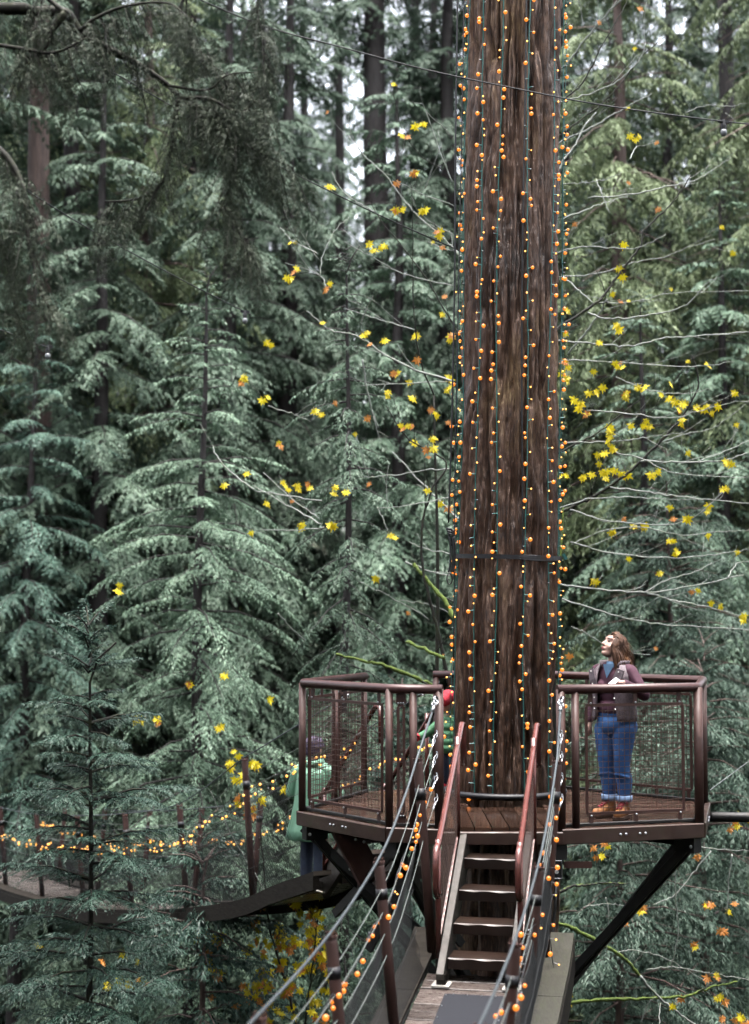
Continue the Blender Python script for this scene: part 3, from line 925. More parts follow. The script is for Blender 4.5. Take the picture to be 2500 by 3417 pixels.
def edge_panel(k0, k1, d0, d1, **kw):
    a, b, t, n = outset(k0, k1, 0)
    L = (b - a).length
    mesh_panel(tuple(a + t * d0), tuple(a + t * (L - d1)), (-n.x, -n.y), **kw)
edge_panel('G2', 'R', 0.23, 0.13)
edge_panel('L', 'F1', 0.09, 0.12)
edge_panel('F1', 'G1', 0.07, 0.29)
edge_panel('R', 'RB', 0.12, 0.12)
edge_panel('RB', 'B1', 0.12, 0.88)
edge_panel('RB', 'B1', 0.92, 0.12)
edge_panel('B1', 'E2', 0.10, 0.10)
edge_panel('E1', 'L', 0.08, 0.79)
edge_panel('E1', 'L', 0.79, 0.10)

# steelwork below: collar on the trunk, diagonal struts, bracket plates
cxl, _, crl = trunk_c(-2.6)
mb = MB(); mb.tube([(cxl, TREE_Y, -1.80), (cxl, TREE_Y, -1.50)], crl + 0.07, 28); mb.build('collar', M['steel_black'], plat)
mb = MB(); mb.tube([(cxl, TREE_Y, -0.30), (cxl, TREE_Y, -0.16)], crl + 0.06, 28); mb.build('upper_collar', M['steel_black'], plat)
for k in ('R', 'RB', 'B1', 'E2', 'L', 'F1', 'G2'):
    p = Vector((*V2d[k], -0.20)); c = Vector((cxl, TREE_Y, 0))
    d = (c - p); d.z = 0; d.normalize()
    foot = Vector((cxl, TREE_Y, -1.65)) - d * (crl + 0.05)
    p2 = p + d * 0.10
    s = Vector((-d.y, d.x, 0)) * 0.035
    for sg in (-1, 1):
        mb = MB(); mb.prism(p2 + s * sg, foot + s * sg, 0.030, 0.075, bev=0.004)
        mb.build('strut', M['steel_black'], plat)
    mb = MB(); mb.prism(p + d * 0.02 + Vector((0, 0, 0.01)), p + d * 0.22 + Vector((0, 0, 0.01)), 0.10, 0.12)
    br = mb.build('strut_bracket', M['steel_black'], plat)
    mb = MB(); mb.ball(p + d * 0.05 + Vector((-d.y, d.x, 0)) * 0.052, 0.014, 8, 5); mb.ball(p + d * 0.05 - Vector((-d.y, d.x, 0)) * 0.052, 0.014, 8, 5)
    mb.build('bolt_pair', M['galv'], br, kind='stuff')
    # joist under the deck
    q = Vector((cxl, TREE_Y, -0.21)) - d * (crl + 0.05)
    mb = MB(); mb.prism(p + Vector((0, 0, 0.045)) + d * 0.05, q + Vector((0, 0, 0.045)), 0.05, 0.10)
    mb.build('joist', M['beam_wood'], plat)
# plate with bolts and crossed braces at the left (carries the second stair)
mb = MB(); mb.prism((-0.28, 13.75, -0.16), (-0.02, 13.60, -0.62), 0.02, 0.42, up=(0.5, 0.85, 0)); bp = mb.build('gusset_plate', M['steel_brown'], plat)
for (dx, dz) in ((0, -0.25), (0.07, -0.27), (-0.05, -0.50), (0.03, -0.55)):
    mb = MB(); mb.ball((-0.16 + dx, 13.52, dz), 0.013, 8, 5); mb.build('bolt', M['galv'], bp)
for p, q in [((-0.62, 13.6, -0.16), (0.42, 13.5, -1.05)), ((0.30, 13.2, -0.16), (-0.35, 13.9, -0.95)), ((0.05, 13.1, -0.16), (0.75, 13.6, -1.15)), ((0.42, 13.3, -0.2), (-0.05, 13.6, -1.2))]:
    mb = MB(); mb.prism(p, q, 0.035, 0.07); mb.build('brace', M['steel_black'], plat)
# pipe strut running off to the right, with its guy wire
mb = MB(); mb.tube([(2.98, 14.0, -0.12), (5.6, 15.3, -0.32)], 0.045, 10); mb.build('outrigger_pipe', M['steel_black'], plat, smooth=True)
mb = MB(); mb.tube([(2.97, 13.95, 0.12), (5.2, 15.4, 1.35)], 0.0035, 5); mb.build('guy_wire', M['cable'], plat)
mb = MB(); mb.prism((1.50, 12.50, -0.30), (1.72, 12.50, -0.30), 0.03, 0.05); mb.build('pipe_stub', M['steel_brown'], plat)

# black rubber hoop round the foot of the trunk
mb = MB()
cx0, _, cr0 = trunk_c(0.08)
mb.tube([(cx0 + (cr0 + 0.045) * math.cos(a), TREE_Y + (cr0 + 0.045) * math.sin(a), 0.075) for a in [2 * math.pi * i / 48 for i in range(49)]], 0.030, 8)
o = mb.build('trunk_bumper', M['black_rubber'], plat, smooth=True)

# ------------------------------------------------------------------ flights of stairs
def stairs(name, label, top_c, direction, n_tread, width, rise=0.2, run=0.25, rails=True, treadmat=None, foot=True):
    """Open stair going down from top_c along direction (unit 2d)."""
    d = Vector((direction[0], direction[1], 0)).normalized()
    s = Vector((-d.y, d.x, 0))            # left of travel
    T = Vector(top_c)
    root = empty(name, T + d * (run * n_tread) + Vector((0, 0, -rise * (n_tread + 0.9))), label, 'stairs')
    rr = random.Random(5)
    for i in range(1, n_tread + 1):
        c = T + d * (run * (i - 0.55)) + Vector((0, 0, -rise * i))
        # tread with a worn, scalloped nosing
        mb = MB()
        m = 16
        hw = width / 2 - 0.001
        ph = rr.uniform(0, 6)
        rows = []
        for j in range(m + 1):
            x = -hw + 2 * hw * j / m
            wear = 0.004 + 0.010 * (0.5 + 0.5 * math.sin(j / m * 2 * math.pi * 2.2 + ph)) * (1 if 0 < j < m else 0.2)
            e = run * 0.5
            rows.append([c + s * x + d * q + Vector((0, 0, z)) for q, z in ((-e - 0.02, 0), (e - wear, 0), (e, -wear * 0.8), (e, -0.078), (-e - 0.02, -0.078))])
        vs_ = [p for r in rows for p in r]
        fs = []
        for j in range(m):
            for k in range(5):
                fs.append((j*5 + k, j*5 + (k+1) % 5, (j+1)*5 + (k+1) % 5, (j+1)*5 + k))
        fs += [tuple(reversed(range(5))), tuple(range(m*5, m*5 + 5))]
        mb.add(vs_, fs)
        mb.build('tread', treadmat or M['tread'], root)
    for sg in (-1, 1):
        off = s * sg * (width / 2 + 0.030)
        mb = MB()
        a = T + off + d * 0.0 + Vector((0, 0, -0.12)); b_ = T + off + d * (run * n_tread + 0.07) + Vector((0, 0, -rise * n_tread - 0.175))
        mb.prism(a, b_, 0.055, 0.235, bev=0.004)
        st = mb.build('stringer', M['stringer'], root)
        if foot:
            f0 = b_ + Vector((0, 0, 0.08)) - d * 0.02; f0 = f0 + d * 0.005
            mb = MB(); mb.prism(f0, Vector((f0.x, f0.y, T.z - rise * (n_tread + 0.9) + 0.012)), 0.065, 0.095, up=d)
            mb.build('stringer_foot', M['beam_wood'], root)
            mb = MB(); g = Vector((f0.x, f0.y, T.z - rise * (n_tread + 0.9) + 0.006)); mb.box(g, (0.17, 0.13, 0.012), math.atan2(d.y, d.x)); mb.build('foot_plate', M['white_plate'], root)
    if rails:
        for sg in (-1, 1):
            o2 = s * sg * (width / 2 + 0.075)
            t0 = T + o2 + d * (-0.10) + Vector((0, 0, 0.80)); t1 = T + o2 + d * (run * n_tread - 0.06) + Vector((0, 0, -rise * n_tread + 0.80))
            mb = MB()
            hook = [t0 + Vector((0, 0, -0.34)) - d * 0.10, t0 + Vector((0, 0, -0.10)) - d * 0.10, t0 - d * 0.085, t0 - d * 0.03]
            tail = [t1 + d * 0.03, t1 + d * 0.085 + Vector((0, 0, -0.03)), t1 + d * 0.11 + Vector((0, 0, -0.14)), t1 + d * 0.11 + Vector((0, 0, -0.30)), t1 + d * 0.05 + Vector((0, 0, -0.36)), t1 - d * 0.03 + Vector((0, 0, -0.36))]
            mb.tube(hook + [t0, t1] + tail, 0.024, 12)
            h = mb.build('handrail', M['steel_red'], root, smooth=True)
            pa = T + o2 + d * 0.10; pb = T + o2 + d * (run * n_tread - 0.05)
            posts = []
            for p in (pa, pb):
                k = (p - T - o2).dot(d) / run
                zt = -rise * k + 0.80 + 0.0; zb = -rise * k - 0.05
                mb = MB(); mb.tube([p + Vector((0, 0, zb - T.z + T.z)), p + Vector((0, 0, zt))], 0.021, 10); mb.build('rail_post', M['steel_red'], root, smooth=True)
                mb = MB(); mb.prism(p + Vector((0, 0, zb)) - s * sg * 0.036 - d * 0.05, p + Vector((0, 0, zb - 0.0)) - s * sg * 0.036 + d * 0.05 + Vector((0, 0, -0.08)), 0.012, 0.08)
                pl = mb.build('post_bracket', M['steel_red'], root)
                mb = MB(); mb.ball(p + Vector((0, 0, zb + 0.0)) - s * sg * 0.046, 0.011, 8, 5); mb.build('bolt', M['galv'], pl)
                posts.append((p + Vector((0, 0, zb + 0.08)), p + Vector((0, 0, zt - 0.06))))
            # expanded-metal infill
            mb = MB()
            (b0, u0), (b1, u1) = posts
            L = (b1 - b0).length; Hh = (u0 - b0).length
            nd = int(L / 0.055)
            P = lambda x, y_: b0.lerp(b1, x) + Vector((0, 0, 1)) * (Hh * y_)
            k = Hh / L * 1.0
            for i in range(-int(nd * k) - 1, nd + 1):
                for sgn in (1, -1):
                    x0 = i / nd
                    xa, ya, xb, yb = x0, 0.0, x0 + k * 0.62, 1.0
                    if sgn < 0: xa, xb = xb, xa
                    # clip to [0,1]
                    def cl(xa, ya, xb, yb):
                        if xa > xb: xa, ya, xb, yb = xb, yb, xa, ya
                        if xb <= 0 or xa >= 1: return None
                        if xa < 0: ya = ya + (yb - ya) * (0 - xa) / (xb - xa); xa = 0
                        if xb > 1: yb = ya + (yb - ya) * (1 - xa) / (xb - xa); xb = 1
                        return xa, ya, xb, yb
                    r = cl(xa, ya, xb, yb)
                    if r and abs(r[2] - r[0]) > 1e-3: mb.prism(P(r[0], r[1]), P(r[2], r[3]), 0.0022, 0.0022)
            mb.build('infill_mesh', M['mesh_wire'], root, kind='stuff')
            mb = MB()
            mb.prism(P(0, 0), P(1, 0), 0.016, 0.016); mb.prism(P(0, 1), P(1, 1), 0.016, 0.016)
            mb.build('infill_frame', M['steel_red'], root)
    return root

ST_D = Vector((-0.22, -0.975, 0)).normalized()
stairs('staircase', 'short wet wooden stair with red-brown handrails climbing to the platform gate', (0.965, 12.38, 0.0), (ST_D.x, ST_D.y), 4, 0.45)
BD = Vector((-0.5, 0.866, 0))
stairs('staircase', 'stair leaving the back left of the platform down to the far bridge', (0.26, 15.12, 0.0), (BD.x, BD.y), 4, 0.55, rise=0.225, run=0.24)
# ------------------------------------------------------------------ suspension bridges
class Path:
    """Bridge line: stations of (distance, centre x, centre y, floor z, cable z)."""
    def __init__(self, st):
        self.t = [s[0] for s in st]; self.s = st
    def _cr(self, k, t):
        i = max(0, min(len(self.t) - 2, int(np.searchsorted(self.t, t)) - 1))
        g = lambda j: self.s[max(0, min(len(self.s) - 1, j))]
        t0, t1 = self.t[i], self.t[i+1]
        u = (t - t0) / (t1 - t0)
        a, b, c, d = g(i-1)[k], g(i)[k], g(i+1)[k], g(i+2)[k]
        if i == 0: a = 2*b - c
        if i + 2 >= len(self.s): d = 2*c - b
        return 0.5 * ((2*b) + (c-a)*u + (2*a-5*b+4*c-d)*u*u + (3*b-a-3*c+d)*u**3)
    def c(self, t): return Vector((self._cr(1, t), self._cr(2, t), 0))
    def zf(self, t): return self._cr(3, t)
    def zc(self, t): return self._cr(4, t)
    def dirn(self, t): return (self.c(t + 0.05) - self.c(t - 0.05)).normalized()
    def side(self, t):
        d = self.dirn(t); return Vector((d.y, -d.x, 0))       # right of travel
    def pt(self, t, off, z): 
        p = self.c(t) + self.side(t) * off; p.z = z; return p

def bridge(name, label, P, posts, t0, t1, plank_t0, anchors, side_mat, net_n=1.0, mat_range=None, wire_hs=(0.20, 0.34, 0.48, 0.62), side_t0=None, net_t0=None, sidebeam=0.26, post_r=0.036, seedd=3, cable_r=0.0095):
    root = empty(name, P.pt(plank_t0, 0, P.zf(plank_t0) - 0.3), label, 'bridge')
    rr = random.Random(seedd)
    W_TOP, W_BOT = 0.53, 0.42
    # floor planks
    t = plank_t0
    while t < t1:
        mb = MB()
        w = 0.14
        a, b_ = P.pt(t + w/2, -0.405, P.zf(t + w/2) - 0.02 + rr.uniform(-0.003, 0.003)), P.pt(t + w/2, 0.405, P.zf(t + w/2) - 0.02 + rr.uniform(-0.003, 0.003))
        slope = (P.zf(t + w) - P.zf(t))/w
        up = Vector((-P.dirn(t).x * slope, -P.dirn(t).y * slope, 1))
        mb.prism(a, b_, w, 0.04, up=up, bev=0.003)
        mb.build('plank', M['plank_wet'], root)
        t += w + 0.010
    # side walk planks and side beams
    for sg in (-1, 1):
        t = side_t0 if side_t0 is not None else plank_t0
        while t < t1:
            e = min(t + 1.1, t1)
            mb = MB()
            n = 5
            for k in range(n):
                ta, tb = t + (e - t - 0.008) * k / n, t + (e - t - 0.008) * (k + 1) / n
                mb.prism(P.pt(ta, sg * 0.520, P.zf(ta) + 0.012), P.pt(tb, sg * 0.520, P.zf(tb) + 0.012), 0.20, 0.045)
            mb.build('side_plank', side_mat if sg < 0 else M['beam_wood'], root)  # near bridge: same boards both sides, left ones coloured dark to stand for shade
            t = e
        ts = np.linspace(side_t0 if side_t0 is not None else plank_t0, t1, 40)
        mb = MB()
        ring = []
        for t in ts:
            z = P.zf(t) - 0.012
            for o_, dz in ((0.555, 0), (0.625, 0), (0.625, -sidebeam), (0.555, -sidebeam)):
                ring.append(P.pt(t, sg * o_, z + dz))
        fs = []
        for i in range(len(ts) - 1):
            for k in range(4):
                fs.append((i*4 + k, i*4 + (k+1) % 4, (i+1)*4 + (k+1) % 4, (i+1)*4 + k))
        fs += [(0, 1, 2, 3), tuple(len(ring) - 1 - k for k in range(4))]
        mb.add(ring, fs)
        mb.build('side_beam', M['beam_wood'], root)
    if mat_range:
        ts = np.linspace(mat_range[0], mat_range[1], 30)
        mb = MB(); vs_, fs = [], []
        for t in ts:
            z = P.zf(t) + 0.008
            vs_ += [P.pt(t, -0.235, z), P.pt(t, 0.215, z), P.pt(t, 0.215, z - 0.006), P.pt(t, -0.235, z - 0.006)]
        for i in range(len(ts) - 1):
            for k in range(4): fs.append((i*4 + k, i*4 + (k+1) % 4, (i+1)*4 + (k+1) % 4, (i+1)*4 + k))
        fs += [(0, 1, 2, 3)]
        mb.add(vs_, fs); mt = mb.build('grip_mat', M['mat'], root)
        mb = MB()
        for t in np.arange(mat_range[0] + 0.03, mat_range[1], 0.22):
            for o_ in (-0.22, 0.20): mb.ball(P.pt(t, o_, P.zf(t) + 0.010), 0.006, 6, 4)
        for o_ in np.linspace(-0.15, 0.15, 4): mb.ball(P.pt(mat_range[0] + 0.02, o_, P.zf(mat_range[0]) + 0.010), 0.006, 6, 4)
        mb.build('screw_heads', M['galv'], mt, kind='stuff')
    # posts with clamp caps and rubber sleeves
    for t in posts:
        for sg in (-1, 1):
            bot = P.pt(t, sg * W_BOT, P.zf(t) - 0.02); top = P.pt(t, sg * W_TOP, P.zc(t) - 0.035)
            mb = MB(); ax = (top - bot)
            mb.tube([bot, bot.lerp(top, 0.5), top - ax.normalized() * 0.02, top], [post_r, post_r, post_r, post_r * 0.85], 14)
            po = mb.build('post', M['steel_brown'], root, smooth=True)
            mb = MB(); mb.tube([top, top + ax.normalized() * 0.016], post_r * 1.12, 14); 
            for q in (-1, 1): mb.tube([top + P.dirn(t) * 0.02 * q + P.side(t) * 0.024, top + P.dirn(t) * 0.02 * q + P.side(t) * 0.024 + Vector((0, 0, 0.04))], 0.006, 6)
            for q in (-1, 1): mb.tube([top + P.dirn(t) * 0.02 * q - P.side(t) * 0.024, top + P.dirn(t) * 0.02 * q - P.side(t) * 0.024 + Vector((0, 0, 0.04))], 0.006, 6)
            mb.build('clamp_cap', M['steel_brown'], po)
            mb = MB(); mb.tube([bot.lerp(top, 0.80), bot.lerp(top, 0.86)], post_r * 1.10, 14); mb.build('rubber_sleeve', M['black_rubber'], po, smooth=True)
    # cables: the thick top cable and thin wires down to the net
    for sg, anc in ((-1, anchors[0]), (1, anchors[1])):
        ts = np.linspace(posts[0], t1, 60)
        main = [P.pt(t, sg * W_TOP, P.zc(t)) for t in ts]
        start = Vector(anc)
        d0 = (main[0] - start)
        mb = MB(); mb.tube([start + d0 * 0.14] + main, cable_r, 8); mb.build('main_cable', M['cable'], root, smooth=True)
        # turnbuckle from the gate post
        a, b_ = start, start + d0 * 0.14
        dn = d0.normalized(); u = dn.orthogonal().normalized()
        if abs(u.y) > 0.7: u = dn.cross(u).normalized()
        tb = MB()
        tb.torus(a + dn * 0.02, u.cross(dn), 0.028, 0.007, 14, 6)
        tb.tube([a + dn * 0.04, a + dn * 0.07], 0.010, 8)
        for q in (-1, 1): tb.tube([a + dn * 0.065 + u * 0.018 * q, b_ - dn * 0.055 + u * 0.018 * q], 0.006, 6)
        tb.tube([a + dn * 0.06 - u * 0.02, a + dn * 0.06 + u * 0.02], 0.010, 6); tb.tube([b_ - dn * 0.055 - u * 0.02, b_ - dn * 0.055 + u * 0.02], 0.010, 6)
        tb.torus(b_ - dn * 0.025, u, 0.026, 0.009, 14, 6)
        tb.tube([b_ - dn * 0.01, b_ + dn * 0.06], 0.015, 8)
        tb.build('turnbuckle', M['galv'], root, smooth=True)
        for k, h in enumerate(wire_hs):
            lat = lambda t: sg * (W_TOP - (W_TOP - W_BOT) * h / max(0.4, (P.zc(t) - P.zf(t))))
            pts = [P.pt(t, lat(t), P.zc(t) - h) for t in ts]
            e0 = Vector((anc[0], anc[1] - 0.035, anc[2] - 0.10 - 0.165 * (k + 1)))
            d1 = (pts[0] - e0).normalized()
            mb = MB(); mb.tube([e0 + d1 * 0.13] + pts, 0.0035, 5); mb.build('hand_wire', M['wire'], root)
            lk = MB()
            lk.torus(e0, Vector((1, 0.2, 0.3)), 0.016, 0.004, 12, 5)
            lk.torus(e0 + d1 * 0.040, d1.orthogonal(), 0.013, 0.0038, 12, 5, stretch=(d1, 1.8))
            lk.torus(e0 + d1 * 0.090, d1.cross(d1.orthogonal()), 0.013, 0.0038, 12, 5, stretch=(d1, 2.0))
            lk.tube([e0 + d1 * 0.115, e0 + d1 * 0.145], 0.008, 6)
            lk.build('eye_bolt_link', M['galv'], root, kind='stuff')
        # netting: knotted diagonal strands between the lowest hand wire and the side plank
        mb = MB()
        tn0 = net_t0 if net_t0 is not None else posts[0]
        h0 = wire_hs[2] if len(wire_hs) > 2 else wire_hs[-1]
        def npt(t, k):
            t = min(max(t, tn0 - 0.2), t1)
            zt = P.zc(t) - h0 - 0.05 * math.sin((t * 4.3)) ** 2; zb = P.zf(t) + 0.0
            o_ = 0.495 - 0.075 * k + 0.05 * math.sin(math.pi * k)
            p = P.pt(t, sg * o_, zt + (zb - zt) * k)
            return p
        sp = 0.030 * net_n
        hgt = P.zc((tn0 + t1) / 2) - P.zf((tn0 + t1) / 2) - h0
        t = tn0 - hgt
        while t < t1:
            for q in (1, -1):
                pp = []
                for k in range(6):
                    tt = t + hgt * (k / 5 if q > 0 else 1 - k / 5)
                    if tn0 <= tt <= t1: pp.append(npt(tt, k / 5))
                if len(pp) > 1: mb.tube(pp, 0.0017, 3, caps=False)
            t += sp
        for k in (0.0, 0.33, 0.66, 1.0):
            mb.tube([npt(t_, k) for t_ in np.linspace(tn0, t1, 50)], 0.0028, 4, caps=False)
        mb.build('side_net', M['net'], root, kind='stuff')
    return root

# near bridge: from the stair foot back under the camera
def near_xy(Y): return 0.85 - 0.20 * (11.9 - Y)
NB = Path([(12.6 - Y, near_xy(Y), Y, zf, zc) for Y, zf, zc in
           [(12.6, -0.66, 0.98), (11.9, -0.90, 0.60), (11.2, -1.0, 0.30), (10.4, -1.11, 0.06), (9.0, -1.28, -0.14), (7.5, -1.37, -0.22), (6.0, -1.38, -0.22), (4.5, -1.28, -0.10), (3.0, -1.05, 0.12), (2.0, -0.85, 0.32)]])
bridge('suspension_bridge', 'near suspension bridge with black netting leading to the wooden stair', NB, [0.7, 2.2, 3.6, 5.1, 6.6, 8.1, 9.6], 0.7, 10.4, 1.02,
       [(V2d['G2'][0] + 0.0, V2d['G2'][1] - 0.045, 1.02), (V2d['G1'][0] - 0.02, V2d['G1'][1] - 0.045, 1.02)], M['plank_grey'], net_n=1.1, mat_range=(1.42, 10.2), side_t0=0.35, net_t0=1.0)
# far bridge: from the back left of the platform away into the trees
def far_xy(t): return (-0.5 * t, 15.6 + 0.866 * t)
FB = Path([(t, *far_xy(t), zf, zc) for t, zf, zc in
           [(0.4, -0.95, 0.78), (1.0, -1.13, 0.45), (1.88, -1.42, 0.13), (3.66, -1.80, -0.55), (5.42, -2.09, -0.86), (7.22, -2.34, -1.09), (9.0, -2.50, -1.27), (10.8, -2.60, -1.36), (12.6, -2.60, -1.32), (14.4, -2.5, -1.2)]])
bridge('suspension_bridge', 'far suspension bridge strung with lights, curving away behind the hemlock at left', FB, [1.88, 3.66, 5.42, 7.22, 9.0, 10.8], 1.0, 12.2, 0.62,
       [(-0.10, 14.90, 1.0), (0.62, 15.34, 1.0)], M['beam_wood'], net_n=1.6, side_t0=0.15, net_t0=0.8, sidebeam=0.13, seedd=9, cable_r=0.007)

# outlet box on the right gate post with its conduit
ob = empty('outlet_box', (1.415, 12.33, -0.30), 'black weatherproof power outlet box below the right gate post', 'outlet')
bx_, by_ = 1.415, 12.30
mb = MB(); mb.prism((bx_, by_, -0.365), (bx_, by_, -0.24), 0.078, 0.05, up=(0, 1, 0), bev=0.008); cs = mb.build('case', M['black_rubber'], ob)
mb = MB()
for (x0, z0, x1, z1) in ((-0.041, -0.37, -0.041, -0.235), (0.041, -0.37, 0.041, -0.235), (-0.041, -0.235, 0.041, -0.235), (-0.041, -0.37, 0.041, -0.37)):
    mb.tube([(bx_ + x0, by_ - 0.026, z0), (bx_ + x1, by_ - 0.026, z1)], 0.0045, 6)
mb.build('cover_rim', M['galv'], ob)
for z in (-0.278, -0.318):
    mb = MB(); mb.tube([(bx_, by_ - 0.025, z), (bx_, by_ - 0.031, z)], 0.0155, 14); rc = mb.build('receptacle', M['outlet_white'], ob)
    mb = MB()
    for q in (-1, 1): mb.prism((bx_ + 0.005 * q, by_ - 0.0325, z), (bx_ + 0.005 * q, by_ - 0.0325, z + 0.008), 0.0022, 0.002, up=(0, 1, 0))
    mb.ball((bx_, by_ - 0.032, z - 0.007), 0.0025, 6, 4)
    mb.build('slots', M['black_rubber'], rc, kind='stuff')
mb = MB(); mb.tube([(bx_, by_ + 0.01, -0.37), (bx_ - 0.01, by_ + 0.02, -0.62), (bx_ - 0.03, by_ + 0.02, -0.80), (bx_ - 0.06, by_ - 0.05, -0.90)], 0.013, 8); mb.build('conduit', M['steel_black'], ob, smooth=True)

# ------------------------------------------------------------------ light strings
rngL = random.Random(17)
def bulb_mesh(r, mat, name):
    mb = MB(); mb.ball((0, 0, 0), r, 12, 8)
    me = bpy.data.meshes.new(name)
    me.from_pydata(mb.v, [], mb.f)
    me.polygons.foreach_set('use_smooth', [True] * len(me.polygons))
    me.materials.append(mat)
    return me
B_BIG = [bulb_mesh(r, M['bulb'], 'bulb') for r in (0.0185, 0.016, 0.013)]
B_SMALL = [bulb_mesh(r, M['filament'], 'small_bulb') for r in (0.0062, 0.0080)]
B_FAR = [bulb_mesh(r, M['bulb_far'], 'bulb') for r in (0.014, 0.011)]
B_DEAD = bulb_mesh(0.007, M['bulb_glass'], 'unlit_bulb')
B_CORE = bulb_mesh(0.0060, M['filament'], 'bulb_core')

def light_string(name, label, path, spacing, out_dir, wire_mat, group, wr=0.004, spread=0.035, big=0.5, both=True, sub=5, bigs=None):
    """String of small lamps: wire > bulbs on short stems."""
    root = empty(name, path[-1], label, 'light string', group)
    pts = catmull(path, sub)
    wob = [p + Vector((rngL.uniform(-1, 1), rngL.uniform(-1, 1), rngL.uniform(-1, 1))) * 0.004 for p in pts]
    mb = MB(); mb.tube(wob, wr, 5)
    acc = 0.0
    nxt = spacing * 0.5
    for i in range(1, len(pts)):
        seg = (pts[i] - pts[i-1]).length
        while acc + seg >= nxt:
            k = (nxt - acc) / seg
            p = wob[i-1].lerp(wob[i], k)
            o = out_dir(p, i / len(pts))
            t = (pts[i] - pts[i-1]).normalized()
            sd_ = t.cross(o).normalized()
            q = rngL.choice([-1, 1]) if both else 1
            kind = rngL.random()
            dirn = (sd_ * q * rngL.uniform(0.35, 1.0) + o * rngL.uniform(0.35, 0.9) + Vector((0, 0, rngL.uniform(-0.35, 0.25)))).normalized()
            ln = spread * rngL.uniform(0.6, 1.25)
            e = p + dirn * ln
            mb.tube([p, p + dirn * ln * 0.5, e], [wr * 0.8, wr * 0.75, wr * 1.1], 4)
            if kind < big: me = rngL.choice(bigs or B_BIG); e2 = e + dirn * 0.014
            elif kind < 0.93: me = rngL.choice(B_SMALL); e2 = e + dirn * 0.006
            else: me = B_DEAD; e2 = e + dirn * 0.006
            b = bpy.data.objects.new('bulb', me); link(b, root); b.location = e2 - root.location
            nxt += spacing * rngL.choice((rngL.uniform(0.55, 1.0), rngL.uniform(0.9, 1.5)))
        acc += seg
    mb.build('wire', wire_mat, root)
    return root

def trunk_pt(frac, z, out=0.018):
    cx, cy, r = trunk_c(z)
    r *= 0.97
    ph = math.asin(max(-1, min(1, frac)))
    rr_ = r + out
    return Vector((cx + rr_ * math.sin(ph), cy - rr_ * math.cos(ph), z))
def trunk_out(p, k):
    cx, cy, r = trunk_c(p.z); return Vector((p.x - cx, p.y - cy, 0)).normalized()
TR = [(-0.93, -0.96, 'green-corded light string nearest the left edge of the great trunk'),
      (-0.63, -0.68, 'second green light string from the left on the great trunk'),
      (-0.27, -0.36, 'third green light string from the left on the great trunk'),
      (0.27, 0.20, 'green light string just right of the black cable on the great trunk'),
      (0.69, 0.72, 'green light string on the right half of the great trunk'),
      (0.94, 0.965, 'green-corded light string nearest the right edge of the great trunk')]
for f0, f1, lab in TR:
    path = []
    ph = rngL.uniform(0, 6)
    for i in range(26):
        z = 0.06 + 7.9 * i / 25
        f = f0 + (f1 - f0) * i / 25 + 0.028 * math.sin(z * 1.3 + ph)
        path.append(trunk_pt(max(-0.985, min(0.985, f)), z, 0.030))
    path.reverse()
    light_string('light_string', lab, path, 0.098, trunk_out, M['teal_wire'], 'light strings on the great trunk', wr=0.0058, sub=3)
for off, lab in ((-0.012, 'light string hanging free at the left outline of the great trunk'), (0.016, 'light string hanging free at the right outline of the great trunk')):
    sg = -1 if off < 0 else 1
    path = []
    for i in range(22):
        z = 7.9 - 7.7 * i / 21
        cx, cy, r = trunk_c(z)
        path.append(Vector((cx + sg * (r * 0.965 + 0.030 + 0.012 * math.sin(z * 2)), cy - 0.08, z)))
    light_string('light_string', lab, path, 0.14, lambda p, k, sg=sg: Vector((sg * 0.6, -0.8, 0)), M['teal_wire'], 'light strings on the great trunk', wr=0.0035, big=0.33, sub=3)
# strings along the bridges' hand wires
def bridge_string(P, sg, t0, t1, h, sp, lab, start=None, big=0.9, n=26, bigs=None):
    path = [P.pt(t, sg * 0.51, P.zc(t) - h - 0.03 * math.sin(i * 1.7)) for i, t in enumerate(np.linspace(t0, t1, n))]
    if start is not None: path = [Vector(s_) for s_ in start] + path
    path.reverse()
    light_string('light_string', lab, path, sp, lambda p, k: Vector((0.3 * sg, -0.7, -0.6)).normalized(), M['black_wire'], 'light strings along the bridges', wr=0.0035, spread=0.045, big=big, sub=3, bigs=bigs)
bridge_string(NB, 1, 0.7, 8.0, 0.36, 0.115, 'string of orange bulbs along the left hand wire of the near bridge', start=[(0.47, 12.32, 0.42)])
bridge_string(NB, -1, 0.7, 8.0, 0.36, 0.115, 'string of orange bulbs along the right hand wire of the near bridge', start=[(1.44, 12.30, 0.45)])
bridge_string(FB, -1, 0.9, 12.2, 0.42, 0.095, 'string of tiny lights along the near side of the far bridge', start=[(-0.12, 14.8, 0.45)], n=40, bigs=B_FAR)
bridge_string(FB, 1, 0.9, 12.2, 0.42, 0.095, 'string of tiny lights along the rear side of the far bridge', start=[(0.60, 15.25, 0.45)], n=40, bigs=B_FAR)
path = [Vector((1.30 + 0.015 * math.sin(i), 11.75 - 0.02 * i, -0.15 - 0.105 * i)) for i in range(14)]
light_string('light_string', 'string of lights hanging down beside the mossy plank right of the stairs', path, 0.11, lambda p, k: Vector((0.5, -0.8, 0)), M['black_wire'], 'light strings along the bridges', big=0.45, sub=3)

